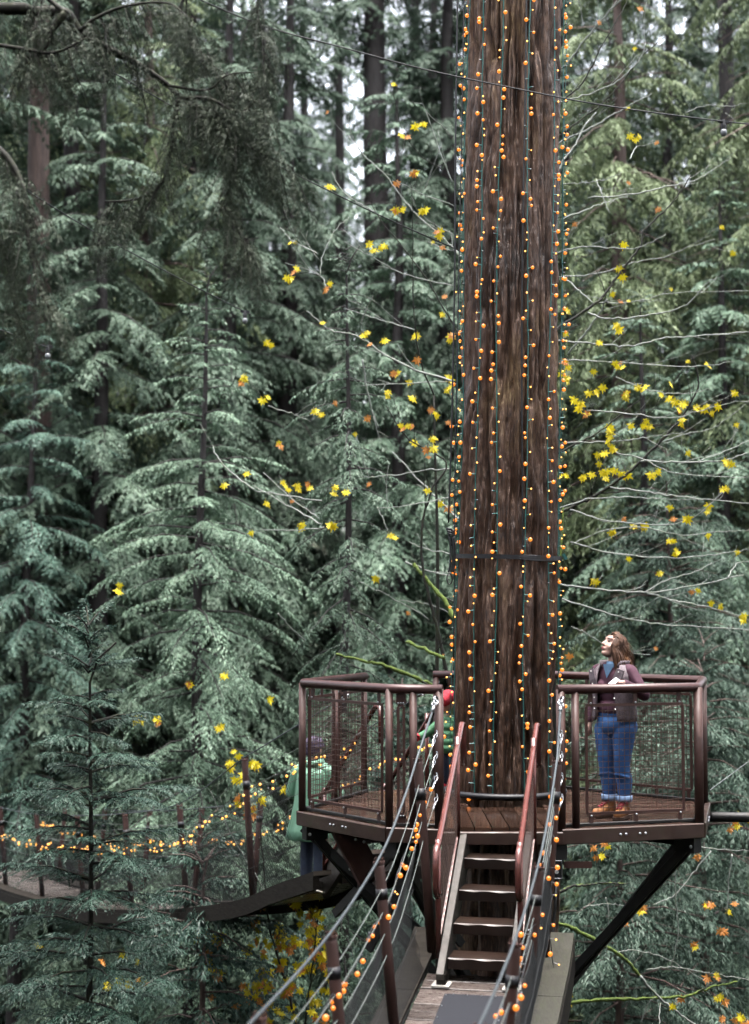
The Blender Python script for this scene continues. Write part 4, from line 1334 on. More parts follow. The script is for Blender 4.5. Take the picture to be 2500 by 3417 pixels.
# ------------------------------------------------------------------ strap, cable, ropes on the trunk
st = empty('ratchet_strap', Vector(trunk_pt(0, at(1690, 1850, TREE_Y).z)), 'black strap with cords tied round the great trunk at mid height', 'strap')
zs = at(1690, 1855, TREE_Y - 0.45).z
mb = MB(); vs_, fs = [], []
n = 64
for i in range(n + 1):
    a = 2 * math.pi * i / n
    cx, cy, r = trunk_c(zs)
    z = zs - 0.012 * math.cos(a) + 0.01 * math.sin(a)
    for rr_, dz in ((r + 0.022, 0.020), (r + 0.034, 0.020), (r + 0.034, -0.020), (r + 0.022, -0.020)):
        vs_.append((cx + rr_ * math.cos(a), cy + rr_ * math.sin(a), z + dz))
for i in range(n):
    for k in range(4): fs.append((i*4 + k, i*4 + (k+1) % 4, (i+1)*4 + (k+1) % 4, (i+1)*4 + k))
mb.add(vs_, fs); mb.build('band', M['black_rubber'], st, smooth=False)
mb = MB()
for k in range(3):
    mb.tube([trunk_pt(max(-0.99, min(0.99, f)), zs - 0.005 - 0.014 * k + 0.008 * math.sin(f * 5 + k), 0.042) for f in np.linspace(0.12, 0.97, 16)], 0.007, 6)
mb.build('cord_bundle', M['black_wire'], st, smooth=True, kind='stuff')
mb = MB(); pe = trunk_pt(0.99, zs, 0.05); mb.prism(pe + Vector((0.0, -0.03, 0.03)), pe + Vector((0.03, -0.03, -0.02)), 0.03, 0.03); mb.build('plug', M['teal_wire'], st)

mb = MB(); mb.tube(catmull([trunk_pt(0.23 - 0.14 * k + 0.02 * math.sin(k * 9), 0.05 + 8.3 * k, 0.024) for k in np.linspace(0, 1, 22)], 3), 0.0085, 7)
tag(mb.build('power_cable', M['black_wire'], None, smooth=True), 'thick black cable running straight up the middle of the great trunk', 'cable')

rp = empty('hoist_rope', at(1497, 1755, 13.95), 'black rope hanging left of the great trunk, knotted at its end with a carabiner', 'rope')
top_pts = [at(1527, -200, 13.95), at(1527, 0, 13.95), at(1520, 500, 13.95), at(1518, 900, 13.95), at(1508, 1400, 13.95), at(1497, 1745, 13.95)]
mb = MB(); mb.tube(catmull(top_pts, 8), 0.0085, 7); mb.build('rope', M['black_wire'], rp, smooth=True)
mb = MB()
kc = at(1500, 1775, 13.95)
for k in range(4): mb.torus(kc + Vector((0.004 * k, 0, -0.012 * k + 0.02)), Vector((0.35, 0.3 * (-1) ** k, 1)), 0.024, 0.009, 12, 6)
mb.tube(catmull([kc + Vector((0.03, 0, 0.02)), kc + Vector((0.045, 0, -0.05)), kc + Vector((0.02, 0, -0.12)), kc + Vector((0.0, 0, -0.05)), kc], 5), 0.009, 6)
mb.build('knot', M['black_wire'], rp, smooth=True)
mb = MB()
for dx in (0.0, 0.022, 0.038):
    mb.tube(catmull([kc + Vector((dx, 0, -0.04)), kc + Vector((dx + 0.012, 0, -0.16)), kc + Vector((dx + 0.005, 0, -0.30)), kc + Vector((dx - 0.01, 0, -0.36))], 5), 0.010, 6)
mb.build('hanging_tail', M['black_wire'], rp, smooth=True)
mb = MB(); mb.torus(kc + Vector((0.0, 0, -0.42)), Vector((0.2, 1, 0)), 0.024, 0.006, 16, 6, stretch=((0, 0, 1), 2.0)); mb.build('carabiner', M['steel_black'], rp, smooth=True)
mb = MB(); mb.tube(catmull([at(1552, -200, 14.0), at(1549, 0, 14.0), at(1540, 500, 14.0), at(1530, 1000, 14.0), at(1520, 1500, 14.0), at(1514, 2200, 14.0)], 8), 0.0055, 6)
tag(mb.build('guide_line', M['black_wire'], None, smooth=True), 'thin dark line hanging beside the knotted rope left of the trunk', 'rope')

# ------------------------------------------------------------------ festoon cables strung overhead
def festoon(label, pts, Y0, Y1, lamps, r=0.006):
    P = [at(x, y, Y0 + (Y1 - Y0) * i / (len(pts) - 1)) for i, (x, y) in enumerate(pts)]
    root = empty('festoon_cable', P[0], label, 'cable')
    c = catmull(P, 8)
    mb = MB(); mb.tube(c, r, 6); mb.build('cable', M['black_wire'], root, smooth=True)
    for (px, py) in lamps:
        p = min(c, key=lambda q: (at(px, py, q.y) - q).length)
        p = at(px, py, p.y)
        mb = MB(); mb.tube([p + Vector((0, 0, 0.02)), p + Vector((0, 0, -0.03)), p + Vector((0, 0, -0.06))], [0.012, 0.022, 0.020], 10); mb.prism(p + Vector((-0.045, 0, 0.01)), p + Vector((0.045, 0, 0.0)), 0.016, 0.022)
        so = mb.build('socket', M['black_rubber'], root)
        mb = MB(); mb.ball(p + Vector((0, 0, -0.085)), 0.027, 12, 8, sc=(1, 1, 1.25)); mb.build('bulb', M['bulb_glass'], so, smooth=True)
festoon('festoon cable crossing before the trunk near the top of the picture', [(600, -40), (684, 6), (896, 91), (1150, 160), (1420, 232), (1720, 295), (2020, 352), (2390, 402), (2560, 418)], 10.5, 12.5, [(888, 96), (2415, 407)])
festoon('festoon cable slanting down from the dark limbs to the trunk', [(100, 70), (242, 163), (593, 366), (780, 488), (900, 539), (1254, 712), (1533, 836)], 11.0, 14.2, [(775, 486)])
festoon('festoon cable with one lamp ending above the slender hemlock', [(-40, 545), (70, 622), (300, 765), (610, 935), (838, 1050)], 12.5, 15.5, [(62, 616), (818, 1042)])
festoon('short festoon cable with one lamp at the left edge', [(-60, 1085), (30, 1110), (100, 1140), (168, 1160)], 13.5, 14.5, [(160, 1158)])
# ------------------------------------------------------------------ vine maples: bare branches with the last yellow leaves
def leaf_mesh(name, mat, seed):
    """Five-lobed maple leaf, about 1 across, cupped and curled."""
    rr = random.Random(seed)
    lobes = [(-152, .34), (-132, .58), (-108, .36), (-80, .84), (-68, .66), (-54, .46), (-34, .78), (-16, .54), (0, 1.0), (16, .54), (34, .78), (54, .46), (68, .66), (80, .84), (108, .36), (132, .58), (152, .34)]
    bm_v = [(0, 0, 0)]
    fold = rr.uniform(0.05, 0.5); curl = rr.uniform(0.1, 0.4)
    for a, r in lobes:
        a = math.radians(a); r *= 0.66 * rr.uniform(0.9, 1.1)
        x, y_ = math.sin(a) * r, math.cos(a) * r
        z = fold * abs(x) * 0.8 - curl * (y_ ** 2) - 0.25 * max(0, r - 0.4) + rr.uniform(-.03, .03)
        bm_v.append((x, y_, z))
    n = len(lobes)
    fs = [(0, i, i + 1) for i in range(1, n)]
    # short stalk
    b0 = len(bm_v)
    bm_v += [(-0.012, 0, 0), (0.012, 0, 0), (0.03, -0.45, 0.10), (0.012, -0.45, 0.10)]
    fs.append((b0, b0 + 1, b0 + 2, b0 + 3))
    me = bpy.data.meshes.new(name)
    me.from_pydata(bm_v, [], fs); me.materials.append(mat)
    return me
LEAF_Y = [leaf_mesh('leaf', M['leaf_yellow'], i) for i in range(5)]
LEAF_O = [leaf_mesh('leaf', M['leaf_orange'], 10 + i) for i in range(3)]
rngM = random.Random(23)

def put_leaf(root, p, size, orange=0.12):
    me = rngM.choice(LEAF_O if rngM.random() < orange else LEAF_Y)
    o = bpy.data.objects.new('leaf', me)
    link(o, root)
    o.location = Vector(p) - root.location
    # hang from the stalk, blade facing roughly outwards
    o.rotation_euler = (math.radians(rngM.uniform(-125, -65)), math.radians(rngM.uniform(-40, 40)), math.radians(rngM.uniform(-50, 50)))
    o.scale = (size, size, size)
    return o

D = 1.5133     # overview display -> photo pixel
def crop(s, ox, oy):
    return lambda L: [(ox + x / s, oy + y / s) for x, y in L]
c7, c8, c5, c6, c6r = crop(2.0526, 1800, 0), crop(1.8814, 1800, 1000), crop(2.2586, 900, 300), crop(2.0533, 850, 1200), crop(2.5415, 1850, 2700)

def maple(label, base, dark, pale, moss, Y, dY, leaves_px, n_twig, seed, orange=0.07, lsize=0.118, base_r=0.05):
    rr = random.Random(seed)
    root = empty('vine_maple', (base[0], base[1], float(ground_z(base[0], base[1]))), label, 'tree')
    mbs = {'dark': MB(), 'pale': MB(), 'moss': MB()}
    tips = []
    starts = []; samples = []
    for key, lst in (('dark', dark), ('pale', pale), ('moss', moss)):
        for pts, r0, r1 in lst:
            y0 = Y + rr.uniform(-dY, dY)
            y1 = y0 + rr.uniform(-0.5, 0.5)
            P = [at(x, y_, y0 + (y1 - y0) * i / max(1, len(pts) - 1)) for i, (x, y_) in enumerate(pts)]
            c = catmull(P, 7)
            n = len(c)
            c = [p + Vector((rr.gauss(0, .004), rr.gauss(0, .004), rr.gauss(0, .005))) for p in c]
            rad = [(0.85 if key == 'pale' else 0.9) * (r0 + (r1 - r0) * i / (n - 1)) for i in range(n)]
            if key == 'moss': rad = [r * rr.uniform(0.75, 1.3) for r in rad]
            mbs[key].tube(c, rad, 6)
            starts.append(c[0]); samples.extend(c)
            # side twigs
            L = sum((c[i+1] - c[i]).length for i in range(n - 1))
            for k in range(int(n_twig * L)):
                i = rr.randrange(2, n)
                t = (c[i] - c[i-1]).normalized()
                d = (t * rr.uniform(0.5, 1.0) + Vector((rr.uniform(-.5, .5), rr.uniform(-.5, .5), rr.uniform(-.35, .8)))).normalized()
                ln = rr.uniform(0.15, 0.55)
                q = [c[i]]
                for s in range(4):
                    d = (d + Vector((rr.uniform(-.15, .15), rr.uniform(-.15, .15), rr.uniform(-.06, .16)))).normalized()
                    q.append(q[-1] + d * ln / 4)
                mbs[key if key != 'moss' else 'dark'].tube(q, [max(0.0028, rad[i] * .45) * (1 - .6 * s / 4) for s in range(5)], 4)
                tips.append(q[-1])
                for s2 in (2, 3):
                    if rr.random() < 0.6:
                        d2 = (d + Vector((rr.uniform(-.8, .8), rr.uniform(-.6, .6), rr.uniform(-.3, .8)))).normalized()
                        e2 = q[s2] + d2 * ln * rr.uniform(0.2, 0.45)
                        mbs[key if key != 'moss' else 'dark'].tube([q[s2], q[s2].lerp(e2, 0.5) + Vector((0, 0, 0.01)), e2], [0.0024, 0.002, 0.0014], 3)
                        tips.append(e2)
    # stems down to the ground
    for s in range(3):
        b0 = Vector((base[0] + rr.uniform(-.2, .2), base[1] + rr.uniform(-.2, .2), root.location.z - 0.2))
        e = starts[s % max(1, len(dark))] if dark else starts[s]
        c = catmull([b0, b0.lerp(e, 0.4) + Vector((rr.uniform(-.3, .3), 0.1, 0)), b0.lerp(e, 0.8) + Vector((rr.uniform(-.1, .1), 0, 0)), e], 8)
        mbs['dark'].tube(c, [base_r + (dark[s % max(1, len(dark))][1] - base_r) * i / (len(c) - 1) if dark else base_r for i in range(len(c))], 7)
    if pale: mbs['pale'].build('bare_branches', M['branch_pale'], root, smooth=True, kind='stuff')
    if moss: mbs['moss'].build('mossy_limb', M['moss'], root, smooth=True, kind='stuff')
    for (px, py) in leaves_px:
        pr0 = at(px, py, Y)
        near = min(samples, key=lambda q: (q.x - pr0.x) ** 2 + (q.z - pr0.z) ** 2)
        y0 = near.y + rr.uniform(-0.08, 0.08)
        pl = at(px, py, y0) + Vector((0, 0, 0.05))
        if (pl - near).length < 0.9:
            mbs['dark'].tube(catmull([near, near.lerp(pl, 0.5) + Vector((0, 0, 0.04)), pl], 4), [0.0035 - 0.0018 * i / 8 for i in range(9)], 4)
        for k in range(rr.choice((1, 1, 2, 2, 3))):
            put_leaf(root, at(px + rr.uniform(-16, 16), py + rr.uniform(-14, 14), y0), lsize * rr.uniform(0.75, 1.1), orange)
    mbs['dark'].build('stem', M['branch_dark'], root, smooth=True)
    for t in tips:
        if rr.random() < 0.09: put_leaf(root, t, lsize * rr.uniform(0.5, 0.9), 0.45)
    return root

right_dark = [(c8([(-160, 1480), (200, 1300), (350, 1230), (500, 1130), (600, 1050), (750, 900), (850, 790), (930, 680), (1000, 540), (980, 420), (960, 350)]), 0.022, 0.008),
              (c8([(-100, 1060), (160, 940), (300, 870), (400, 810), (530, 710), (640, 620)]), 0.014, 0.006),
              (c7([(-60, 2380), (150, 2230), (370, 2090), (450, 2010), (560, 1860), (690, 1690), (720, 1580), (900, 1400), (1040, 1200)]), 0.020, 0.008),
              (c7([(60, 1000), (200, 880), (420, 720), (560, 570), (700, 390), (860, 250)]), 0.012, 0.005),
              (c7([(150, 700), (300, 560), (420, 330), (560, 90), (600, 0)]), 0.012, 0.005),
              (c8([(600, 830), (820, 560), (960, 370), (1180, 300)]), 0.007, 0.004)]
right_pale = [(c7([(100, 1250), (160, 1110), (240, 1000), (310, 860), (390, 770)]), 0.013, 0.008),
    (c7([(330, 1360), (640, 1330), (900, 1270), (1060, 1240), (1220, 1140), (1310, 1080)]), 0.011, 0.005),
    (c7([(100, 1000), (170, 960), (330, 890), (500, 790), (640, 710), (770, 640)]), 0.015, 0.006),
    (c7([(140, 480), (200, 420), (330, 250), (440, 120), (560, 0), (640, -80)]), 0.014, 0.008),
    (c7([(110, 710), (180, 690), (350, 640), (560, 540), (690, 400), (730, 300)]), 0.011, 0.006),
    (c7([(160, 1260), (300, 1250), (450, 1230), (560, 1180)]), 0.008, 0.004),
    (c7([(100, 1760), (150, 1720), (330, 1690), (640, 1700), (870, 1610)]), 0.012, 0.005),
    (c7([(140, 1900), (420, 1870), (640, 1800), (860, 1760), (1000, 1700), (1200, 1640)]), 0.009, 0.004),
    (c7([(330, 2140), (450, 2180), (680, 2170), (980, 2100), (1150, 1940), (1210, 1910)]), 0.013, 0.005),
    (c7([(400, 2080), (700, 2060), (900, 2010), (1437, 1990)]), 0.008, 0.004),
    (c7([(390, 1230), (430, 1330), (480, 1460)]), 0.008, 0.004), (c7([(620, 1090), (650, 1020), (680, 1000)]), 0.008, 0.004),
    (c7([(160, 1500), (300, 1440), (470, 1380), (640, 1330)]), 0.008, 0.004), (c7([(150, 1880), (260, 1980), (370, 2070)]), 0.010, 0.006),
    (c7([(300, 180), (290, 80), (270, 0)]), 0.006, 0.004), (c7([(1000, 775), (1150, 720), (1300, 730), (1437, 700)]), 0.006, 0.003),
    (c8([(100, 250), (150, 260), (420, 280), (560, 290), (800, 240), (1000, 230), (1317, 200), (1500, 190)]), 0.013, 0.006),
    (c8([(160, 380), (360, 385), (700, 410), (1000, 420), (1220, 390)]), 0.010, 0.004),
    (c8([(180, 340), (280, 220), (380, 80), (420, 0)]), 0.015, 0.010),
    (c8([(300, 690), (600, 720), (850, 740), (1100, 670), (1317, 635)]), 0.010, 0.004),
    (c8([(170, 900), (500, 890), (700, 860), (900, 830)]), 0.010, 0.004),
    (c8([(470, 960), (650, 1000), (850, 1090), (1317, 1120)]), 0.009, 0.004),
    (c8([(640, 1015), (900, 1020), (1150, 1010), (1317, 960)]), 0.013, 0.006),
    (c8([(440, 1180), (700, 1210), (900, 1240), (1317, 1280)]), 0.011, 0.006),
    (c8([(120, 1310), (330, 1250), (570, 1240), (760, 1250)]), 0.010, 0.005),
    (c8([(190, 1320), (450, 1390), (800, 1410), (980, 1360), (1160, 1200)]), 0.010, 0.004),
    (c8([(200, 1540), (400, 1450), (650, 1430), (900, 1480), (1100, 1460), (1317, 1450)]), 0.009, 0.004),
    (c8([(200, 1520), (450, 1590), (800, 1620), (1100, 1600), (1317, 1570)]), 0.011, 0.005),
    (c8([(130, 1790), (400, 1820), (660, 1840), (900, 1810), (1280, 1730)]), 0.014, 0.007),
    (c8([(680, 1840), (850, 1890), (1100, 1940), (1317, 2010)]), 0.012, 0.006),
    (c8([(150, 1880), (500, 1990), (800, 2040), (1317, 2070)]), 0.012, 0.007),
    (c8([(200, 2050), (300, 2100), (480, 2200), (700, 2230)]), 0.010, 0.005), (c8([(480, 490), (700, 570), (900, 590), (1080, 560)]), 0.008, 0.003),
    (c8([(760, 900), (900, 850), (1100, 800), (1240, 700)]), 0.009, 0.004), (c8([(1000, 1010), (1150, 960), (1317, 880)]), 0.007, 0.004),
    (c8([(660, 1840), (800, 1760), (1000, 1700), (1080, 1650)]), 0.008, 0.004), (c8([(1180, 1750), (1240, 1660), (1317, 1640)]), 0.008, 0.004)]
right_leaves = [(x * D, y_ * D) for x, y_ in [(1283,895),(1300,905),(1320,860),(1385,875),(1390,862),(1515,895),(1545,898),(1330,745),(1365,725),(1345,650),(1370,600),(1370,545),(1345,940),(1400,930),(1430,935),(1495,930),(1340,970),(1320,1020),(1300,1045),(1330,1048),(1380,1045),(1445,1040),(1470,838),(1560,800),(1465,870),(1340,990),(1275,885),(1605,1015),(1560,1120),(1395,1160),(1510,1150),(1380,1225),(1490,1220),(1530,1295),(1445,1255),(1315,1285),(1580,1335),(1640,1365),(1265,1452),(1245,1050),(1600,1070),(1555,1185),(1480,1190),(1525,995),(1310,825),(1365,800),(1400,298),(1290,880),(1305,860),(1355,945),(1320,1010),(1345,985),(1280,1045),(1350,1040),(1250,680),(1555,900),(1575,900),(1500,885),(1410,860),(1430,1155),(1355,1170),(1245,800),(1245,830),(1360,1040)]]
maple('bare vine maple right of the great trunk hung with bright yellow leaves', (2.3, 17.3), right_dark, right_pale,
      [(c8([(120, 1700), (140, 1500), (150, 1300)]), 0.018, 0.010)], 17.2, 0.9, right_leaves, 2.6, 61)

left_dark = [(c6([(1340, 2258), (1250, 1850), (1190, 1600), (1150, 1400), (1150, 1130), (1210, 900), (1310, 700), (1060, 550), (900, 320)]), 0.022, 0.006),
             (c5([(1240, 2300), (1160, 2120), (1110, 1900), (1080, 1500), (1080, 900), (1060, 700)]), 0.011, 0.004),
             (c5([(1500, 1950), (1400, 1800), (1200, 1450), (1000, 1180), (850, 1000), (760, 850)]), 0.012, 0.004),
             (c5([(1300, 600), (1150, 500), (1000, 300), (930, 0)]), 0.006, 0.003)]
left_pale = [(c5([(1390, 870), (1150, 780), (970, 690)]), 0.007, 0.004), (c5([(1450, 1260), (1390, 1200), (1290, 1100), (1120, 950), (990, 800), (870, 640), (700, 480), (600, 350)]), 0.013, 0.005),
    (c5([(800, 920), (620, 820), (520, 720), (470, 620)]), 0.008, 0.004), (c5([(700, 480), (620, 330), (590, 200)]), 0.007, 0.003), (c5([(360, 1230), (180, 1140), (80, 1030)]), 0.008, 0.004),
    (c5([(1390, 1480), (1000, 1380), (780, 1260), (560, 1140)]), 0.009, 0.004), (c5([(430, 1500), (370, 1390), (120, 1300)]), 0.008, 0.004),
    (c5([(1390, 2200), (1100, 2110), (850, 1980), (650, 1850), (460, 1810), (280, 1660)]), 0.016, 0.006), (c5([(1100, 1810), (800, 1720), (570, 1650)]), 0.008, 0.004),
    (c5([(690, 1760), (730, 1650), (780, 1550)]), 0.010, 0.006), (c5([(1170, 750), (1240, 560), (1290, 420)]), 0.010, 0.006), (c5([(1330, 300), (1200, 180), (1150, 100)]), 0.006, 0.004), (c5([(990, 560), (1010, 430), (1030, 350)]), 0.007, 0.004),
    (c5([(1380, 700), (1280, 450), (1180, 160)]), 0.008, 0.004), (c5([(380, 1400), (400, 1250), (500, 1050), (600, 960)]), 0.007, 0.003), (c5([(1390, 1090), (1150, 950), (1070, 800)]), 0.008, 0.004),
    (c6([(460, 970), (200, 930), (0, 900)]), 0.010, 0.006), (c6([(460, 1130), (250, 1010), (0, 870)]), 0.011, 0.006), (c6([(440, 1090), (250, 950), (60, 770)]), 0.009, 0.005), (c6([(0, 900), (-150, 780), (-260, 660), (-290, 580)]), 0.010, 0.006),
    (c6([(1340, 750), (1150, 760), (900, 800), (750, 800)]), 0.010, 0.005), (c6([(1400, 1100), (1350, 1050), (1230, 930), (1100, 800), (945, 630)]), 0.017, 0.009), (c6([(740, 0), (760, 150), (800, 330), (850, 470)]), 0.012, 0.010),
    (c6([(1030, 1390), (1200, 1450), (1340, 1480)]), 0.012, 0.009), (c6([(1340, 940), (1100, 990), (840, 1020)]), 0.007, 0.004), (c6([(1340, 150), (1100, 160), (730, 180)]), 0.008, 0.005),
    (c6([(480, 1150), (300, 1170), (40, 1165)]), 0.008, 0.004), (c6([(90, 320), (250, 370), (380, 420)]), 0.009, 0.006), (c6([(280, 380), (360, 320), (420, 290)]), 0.006, 0.004), (c6([(1340, 1330), (1150, 1290), (1060, 1250)]), 0.008, 0.004),
    (c6([(1340, 1740), (1200, 1680), (990, 1650)]), 0.008, 0.004), (c6([(1200, 1780), (960, 1640), (720, 1520)]), 0.008, 0.004), (c6([(840, 1010), (880, 1090), (910, 1180)]), 0.007, 0.004), (c6([(160, 1740), (260, 1850), (340, 1920)]), 0.010, 0.007)]
left_moss = [(c6([(1090, 1400), (1130, 1450), (1230, 1570), (1310, 1660), (1370, 1780)]), 0.020, 0.030), (c6([(1040, 1930), (1080, 1950), (1200, 2000), (1300, 2050)]), 0.018, 0.022),
             (c6([(560, 2020), (760, 2070), (900, 2100), (1100, 2180), (1220, 2230)]), 0.014, 0.026)]
left_leaves = [(x * D, y_ * D) for x, y_ in [(870,403),(915,388),(938,458),(880,460),(968,552),(850,538),(960,512),(815,543),(650,592),(637,620),(735,405),(800,740),(850,752),(915,745),(918,788),(870,825),(852,865),(903,842),(922,885),(940,908),(965,915),(700,910),(595,760),(530,838),(585,880),(545,1045),(495,1068),(633,1065),(685,1070),(655,1070),(593,1103),(740,1165),(765,1085),(660,1158),(808,930),(985,860),(998,740),(990,840),(1000,930),(980,1115),(895,942),(905,942),(945,988),(922,980),(820,1060),(870,1180),(610,980),(265,1295),(415,1500),(500,1495),(600,1535),(720,630),(875,820),(700,905),(1000,742),(835,1280),(740,1080),(960,965),(925,275),(895,295),(300,1580),(350,1590),(525,1665),(480,1610)]]
maple('bare vine maple left of the great trunk with scattered yellow and orange leaves', (0.55, 17.6), left_dark, left_pale, left_moss, 17.4, 0.8, left_leaves, 2.2, 67, orange=0.22)

low_moss = [(c6r([(-60, 760), (60, 700), (160, 650), (250, 650), (380, 630), (620, 632)]), 0.020, 0.006),
            (c6r([(-200, 900), (0, 960), (150, 1010), (350, 1110), (530, 1220), (640, 1310), (730, 1420)]), 0.024, 0.018),
            (c6r([(-120, 1670), (40, 1660), (350, 1620), (700, 1610), (1100, 1590), (1250, 1540), (1340, 1510), (1560, 1460)]), 0.024, 0.010)]
low_pale = [(c6r([(730, 1420), (860, 1570), (1000, 1690), (1190, 1822), (1400, 1950)]), 0.017, 0.010), (c6r([(540, 1210), (700, 1200), (950, 1270), (1150, 1380), (1317, 1480)]), 0.007, 0.004),
            (c6r([(1020, 470), (1030, 800), (1050, 1050), (990, 1340)]), 0.008, 0.005), (c6r([(1330, 350), (1160, 570), (1000, 740), (830, 810)]), 0.009, 0.005), (c6r([(1510, 370), (1480, 600), (1465, 880)]), 0.008, 0.005),
            (c6r([(440, 750), (460, 900), (440, 1250)]), 0.007, 0.004), (c6r([(250, 830), (450, 800), (600, 820)]), 0.006, 0.004), (c6r([(740, 240), (1000, 290), (1300, 330), (1652, 360)]), 0.008, 0.005), (c6r([(780, 1360), (1000, 1340), (1317, 1390), (1652, 1450)]), 0.007, 0.004),
            (c6r([(730, 1822), (800, 1650), (860, 1600)]), 0.007, 0.004), (c6r([(890, 1822), (900, 1640)]), 0.007, 0.004)]
low_leaves = [(1850 + x / 2.5415, 2700 + y_ / 2.5415) for x, y_ in [(330,305),(470,300),(660,860),(740,865),(620,980),(370,390),(1080,1630),(980,1700),(1410,1600),(1420,1005),(1310,1440),(1400,1430),(1610,60),(1530,50),(1500,145),(1580,130),(1400,1770),(1550,1780),(1620,1790),(1220,430),(1210,1150),(1310,830),(1500,830),(100,1580),(90,1620),(130,1600)]]
maple('mossy-limbed vine maple low under the right side of the platform', (1.9, 17.0), low_moss[:1], low_pale, low_moss, 16.6, 0.5, low_leaves, 0.8, 71, orange=0.55, lsize=0.115)

# dense yellow maple below the far bridge
mp = [(rngM.uniform(850, 1120), rngM.uniform(2990, 3420)) for _ in range(80)] + [(rngM.uniform(640, 900), rngM.uniform(3080, 3420)) for _ in range(18)] + [(rngM.uniform(760, 1000), rngM.uniform(2520, 2800)) for _ in range(9)] + [(rngM.uniform(120, 480), rngM.uniform(3150, 3330)) for _ in range(8)]
maple('leafy yellow maple growing below and behind the far bridge', (-1.1, 18.9), [([(1010, 3500), (960, 3300), (900, 3100), (880, 2900), (860, 2650)], 0.02, 0.006), ([(1010, 3480), (1040, 3250), (1060, 3080)], 0.014, 0.006)],
      [([(960, 3300), (800, 3200), (600, 3180)], 0.008, 0.004), ([(900, 3000), (780, 2800), (700, 2640)], 0.008, 0.004)], [], 18.6, 0.7, mp, 1.5, 73, orange=0.30, lsize=0.135)
# ------------------------------------------------------------------ people
M['skin'] = surf('skin', (0.42, 0.25, 0.20), (0.48, 0.295, 0.235), (0.4, 0.55), 14, bmp=0)
M['lips'] = surf('lips', (0.30, 0.085, 0.085), (0.33, 0.10, 0.10), (0.35, 0.45), 14, bmp=0)
M['brow'] = surf('eyebrow_hair', (0.06, 0.03, 0.02), (0.09, 0.05, 0.03), (0.5, 0.6), 14, bmp=0)
M['eye'] = surf('dark_eye', (0.05, 0.03, 0.025), (0.09, 0.06, 0.05), (0.1, 0.2), 14, bmp=0)
M['hair'] = surf('wavy_brown_hair', (0.030, 0.013, 0.007), (0.065, 0.029, 0.015), (0.45, 0.6), 22, (1, 1, 0.3), bmp=0.2, c2=(0.14, 0.066, 0.030), spec=0.25)
M['jeans'] = surf('blue_denim', (0.012, 0.050, 0.155), (0.022, 0.088, 0.25), (0.7, 0.85), 5, (1, 1, 1.3), bmp=0.4, bdist=0.01, c2=(0.042, 0.13, 0.32))
M['cuff'] = surf('pale_denim_cuff', (0.14, 0.22, 0.38), (0.22, 0.32, 0.48), (0.7, 0.85), 14, bmp=0.3)
M['sweater'] = surf('plum_sweater', (0.042, 0.012, 0.024), (0.062, 0.018, 0.034), (0.75, 0.9), 16, bmp=0.3)
M['vest'] = surf('mauve_down_vest', (0.075, 0.055, 0.064), (0.16, 0.125, 0.138), (0.5, 0.75), 55, bmp=0.5, bdist=0.006)
M['tee'] = surf('blue_grey_tee', (0.055, 0.11, 0.19), (0.08, 0.15, 0.24), (0.8, 0.9), 16, bmp=0.2)
M['boot'] = surf('tan_leather_boot', (0.22, 0.085, 0.025), (0.34, 0.14, 0.045), (0.5, 0.7), 12, bmp=0.3)
M['sole'] = surf('boot_sole', (0.05, 0.025, 0.015), (0.08, 0.04, 0.025), (0.6, 0.8), 12, bmp=0)
M['lace'] = surf('red_lace', (0.24, 0.02, 0.035), (0.32, 0.03, 0.05), (0.6, 0.8), 20, bmp=0)
M['snap'] = surf('pale_snap_button', (0.6, 0.58, 0.56), (0.7, 0.68, 0.66), (0.2, 0.3), 20, bmp=0, metal=0.5)
M['phone'] = surf('white_phone', (0.62, 0.64, 0.68), (0.70, 0.72, 0.76), (0.15, 0.25), 20, bmp=0)
M['green_coat'] = surf('light_green_rain_jacket', (0.13, 0.28, 0.18), (0.19, 0.38, 0.26), (0.4, 0.6), 7, (1, 1, 0.5), bmp=0.5, bdist=0.02)
M['hat_purple'] = surf('dark_purple_knit', (0.035, 0.026, 0.045), (0.065, 0.05, 0.08), (0.8, 0.95), 60, bmp=0.6)
M['navy'] = surf('navy_trousers', (0.012, 0.018, 0.035), (0.02, 0.032, 0.06), (0.7, 0.85), 12, bmp=0.3)
M['red_cloth'] = surf('red_fabric', (0.42, 0.015, 0.03), (0.55, 0.03, 0.05), (0.7, 0.85), 20, bmp=0.3)
M['olive_hood'] = surf('olive_green_hood', (0.12, 0.17, 0.085), (0.17, 0.23, 0.12), (0.7, 0.85), 20, bmp=0.3)
M['child_green'] = surf('mid_green_jacket', (0.05, 0.16, 0.075), (0.08, 0.23, 0.11), (0.6, 0.8), 14, bmp=0.3)

def local_obj(mb, name, mat, parent, smooth=True, kind=None):
    me = bpy.data.meshes.new(name)
    me.from_pydata(mb.v, [], mb.f)
    if smooth: me.polygons.foreach_set('use_smooth', [True] * len(me.polygons))
    me.materials.append(mat)
    o = bpy.data.objects.new(name, me); link(o, parent); tag(o, kind=kind)
    return o

def capsule(mb, p0, r0, p1, r1, n=14, flat=None):
    p0, p1 = Vector(p0), Vector(p1)
    mb.ball(p0, r0, n, 10); mb.ball(p1, r1, n, 10)
    mb.tube([p0, p1], [r0, r1], n)

def blob(name, caps, ells, mat, parent, voxel=0.009, it=4, rot=None, orig=None):
    """Overlapping tapered limbs and ellipsoids fused into one skin by a voxel remesh."""
    mb = MB()
    for c in caps:
        capsule(mb, *c)
    for e in ells:
        mb.ball(e[0], 1.0, 20, 14, sc=e[1])
    if rot is not None:
        mb.v = [tuple(rot @ Vector(p) + orig) for p in mb.v]
    return mb

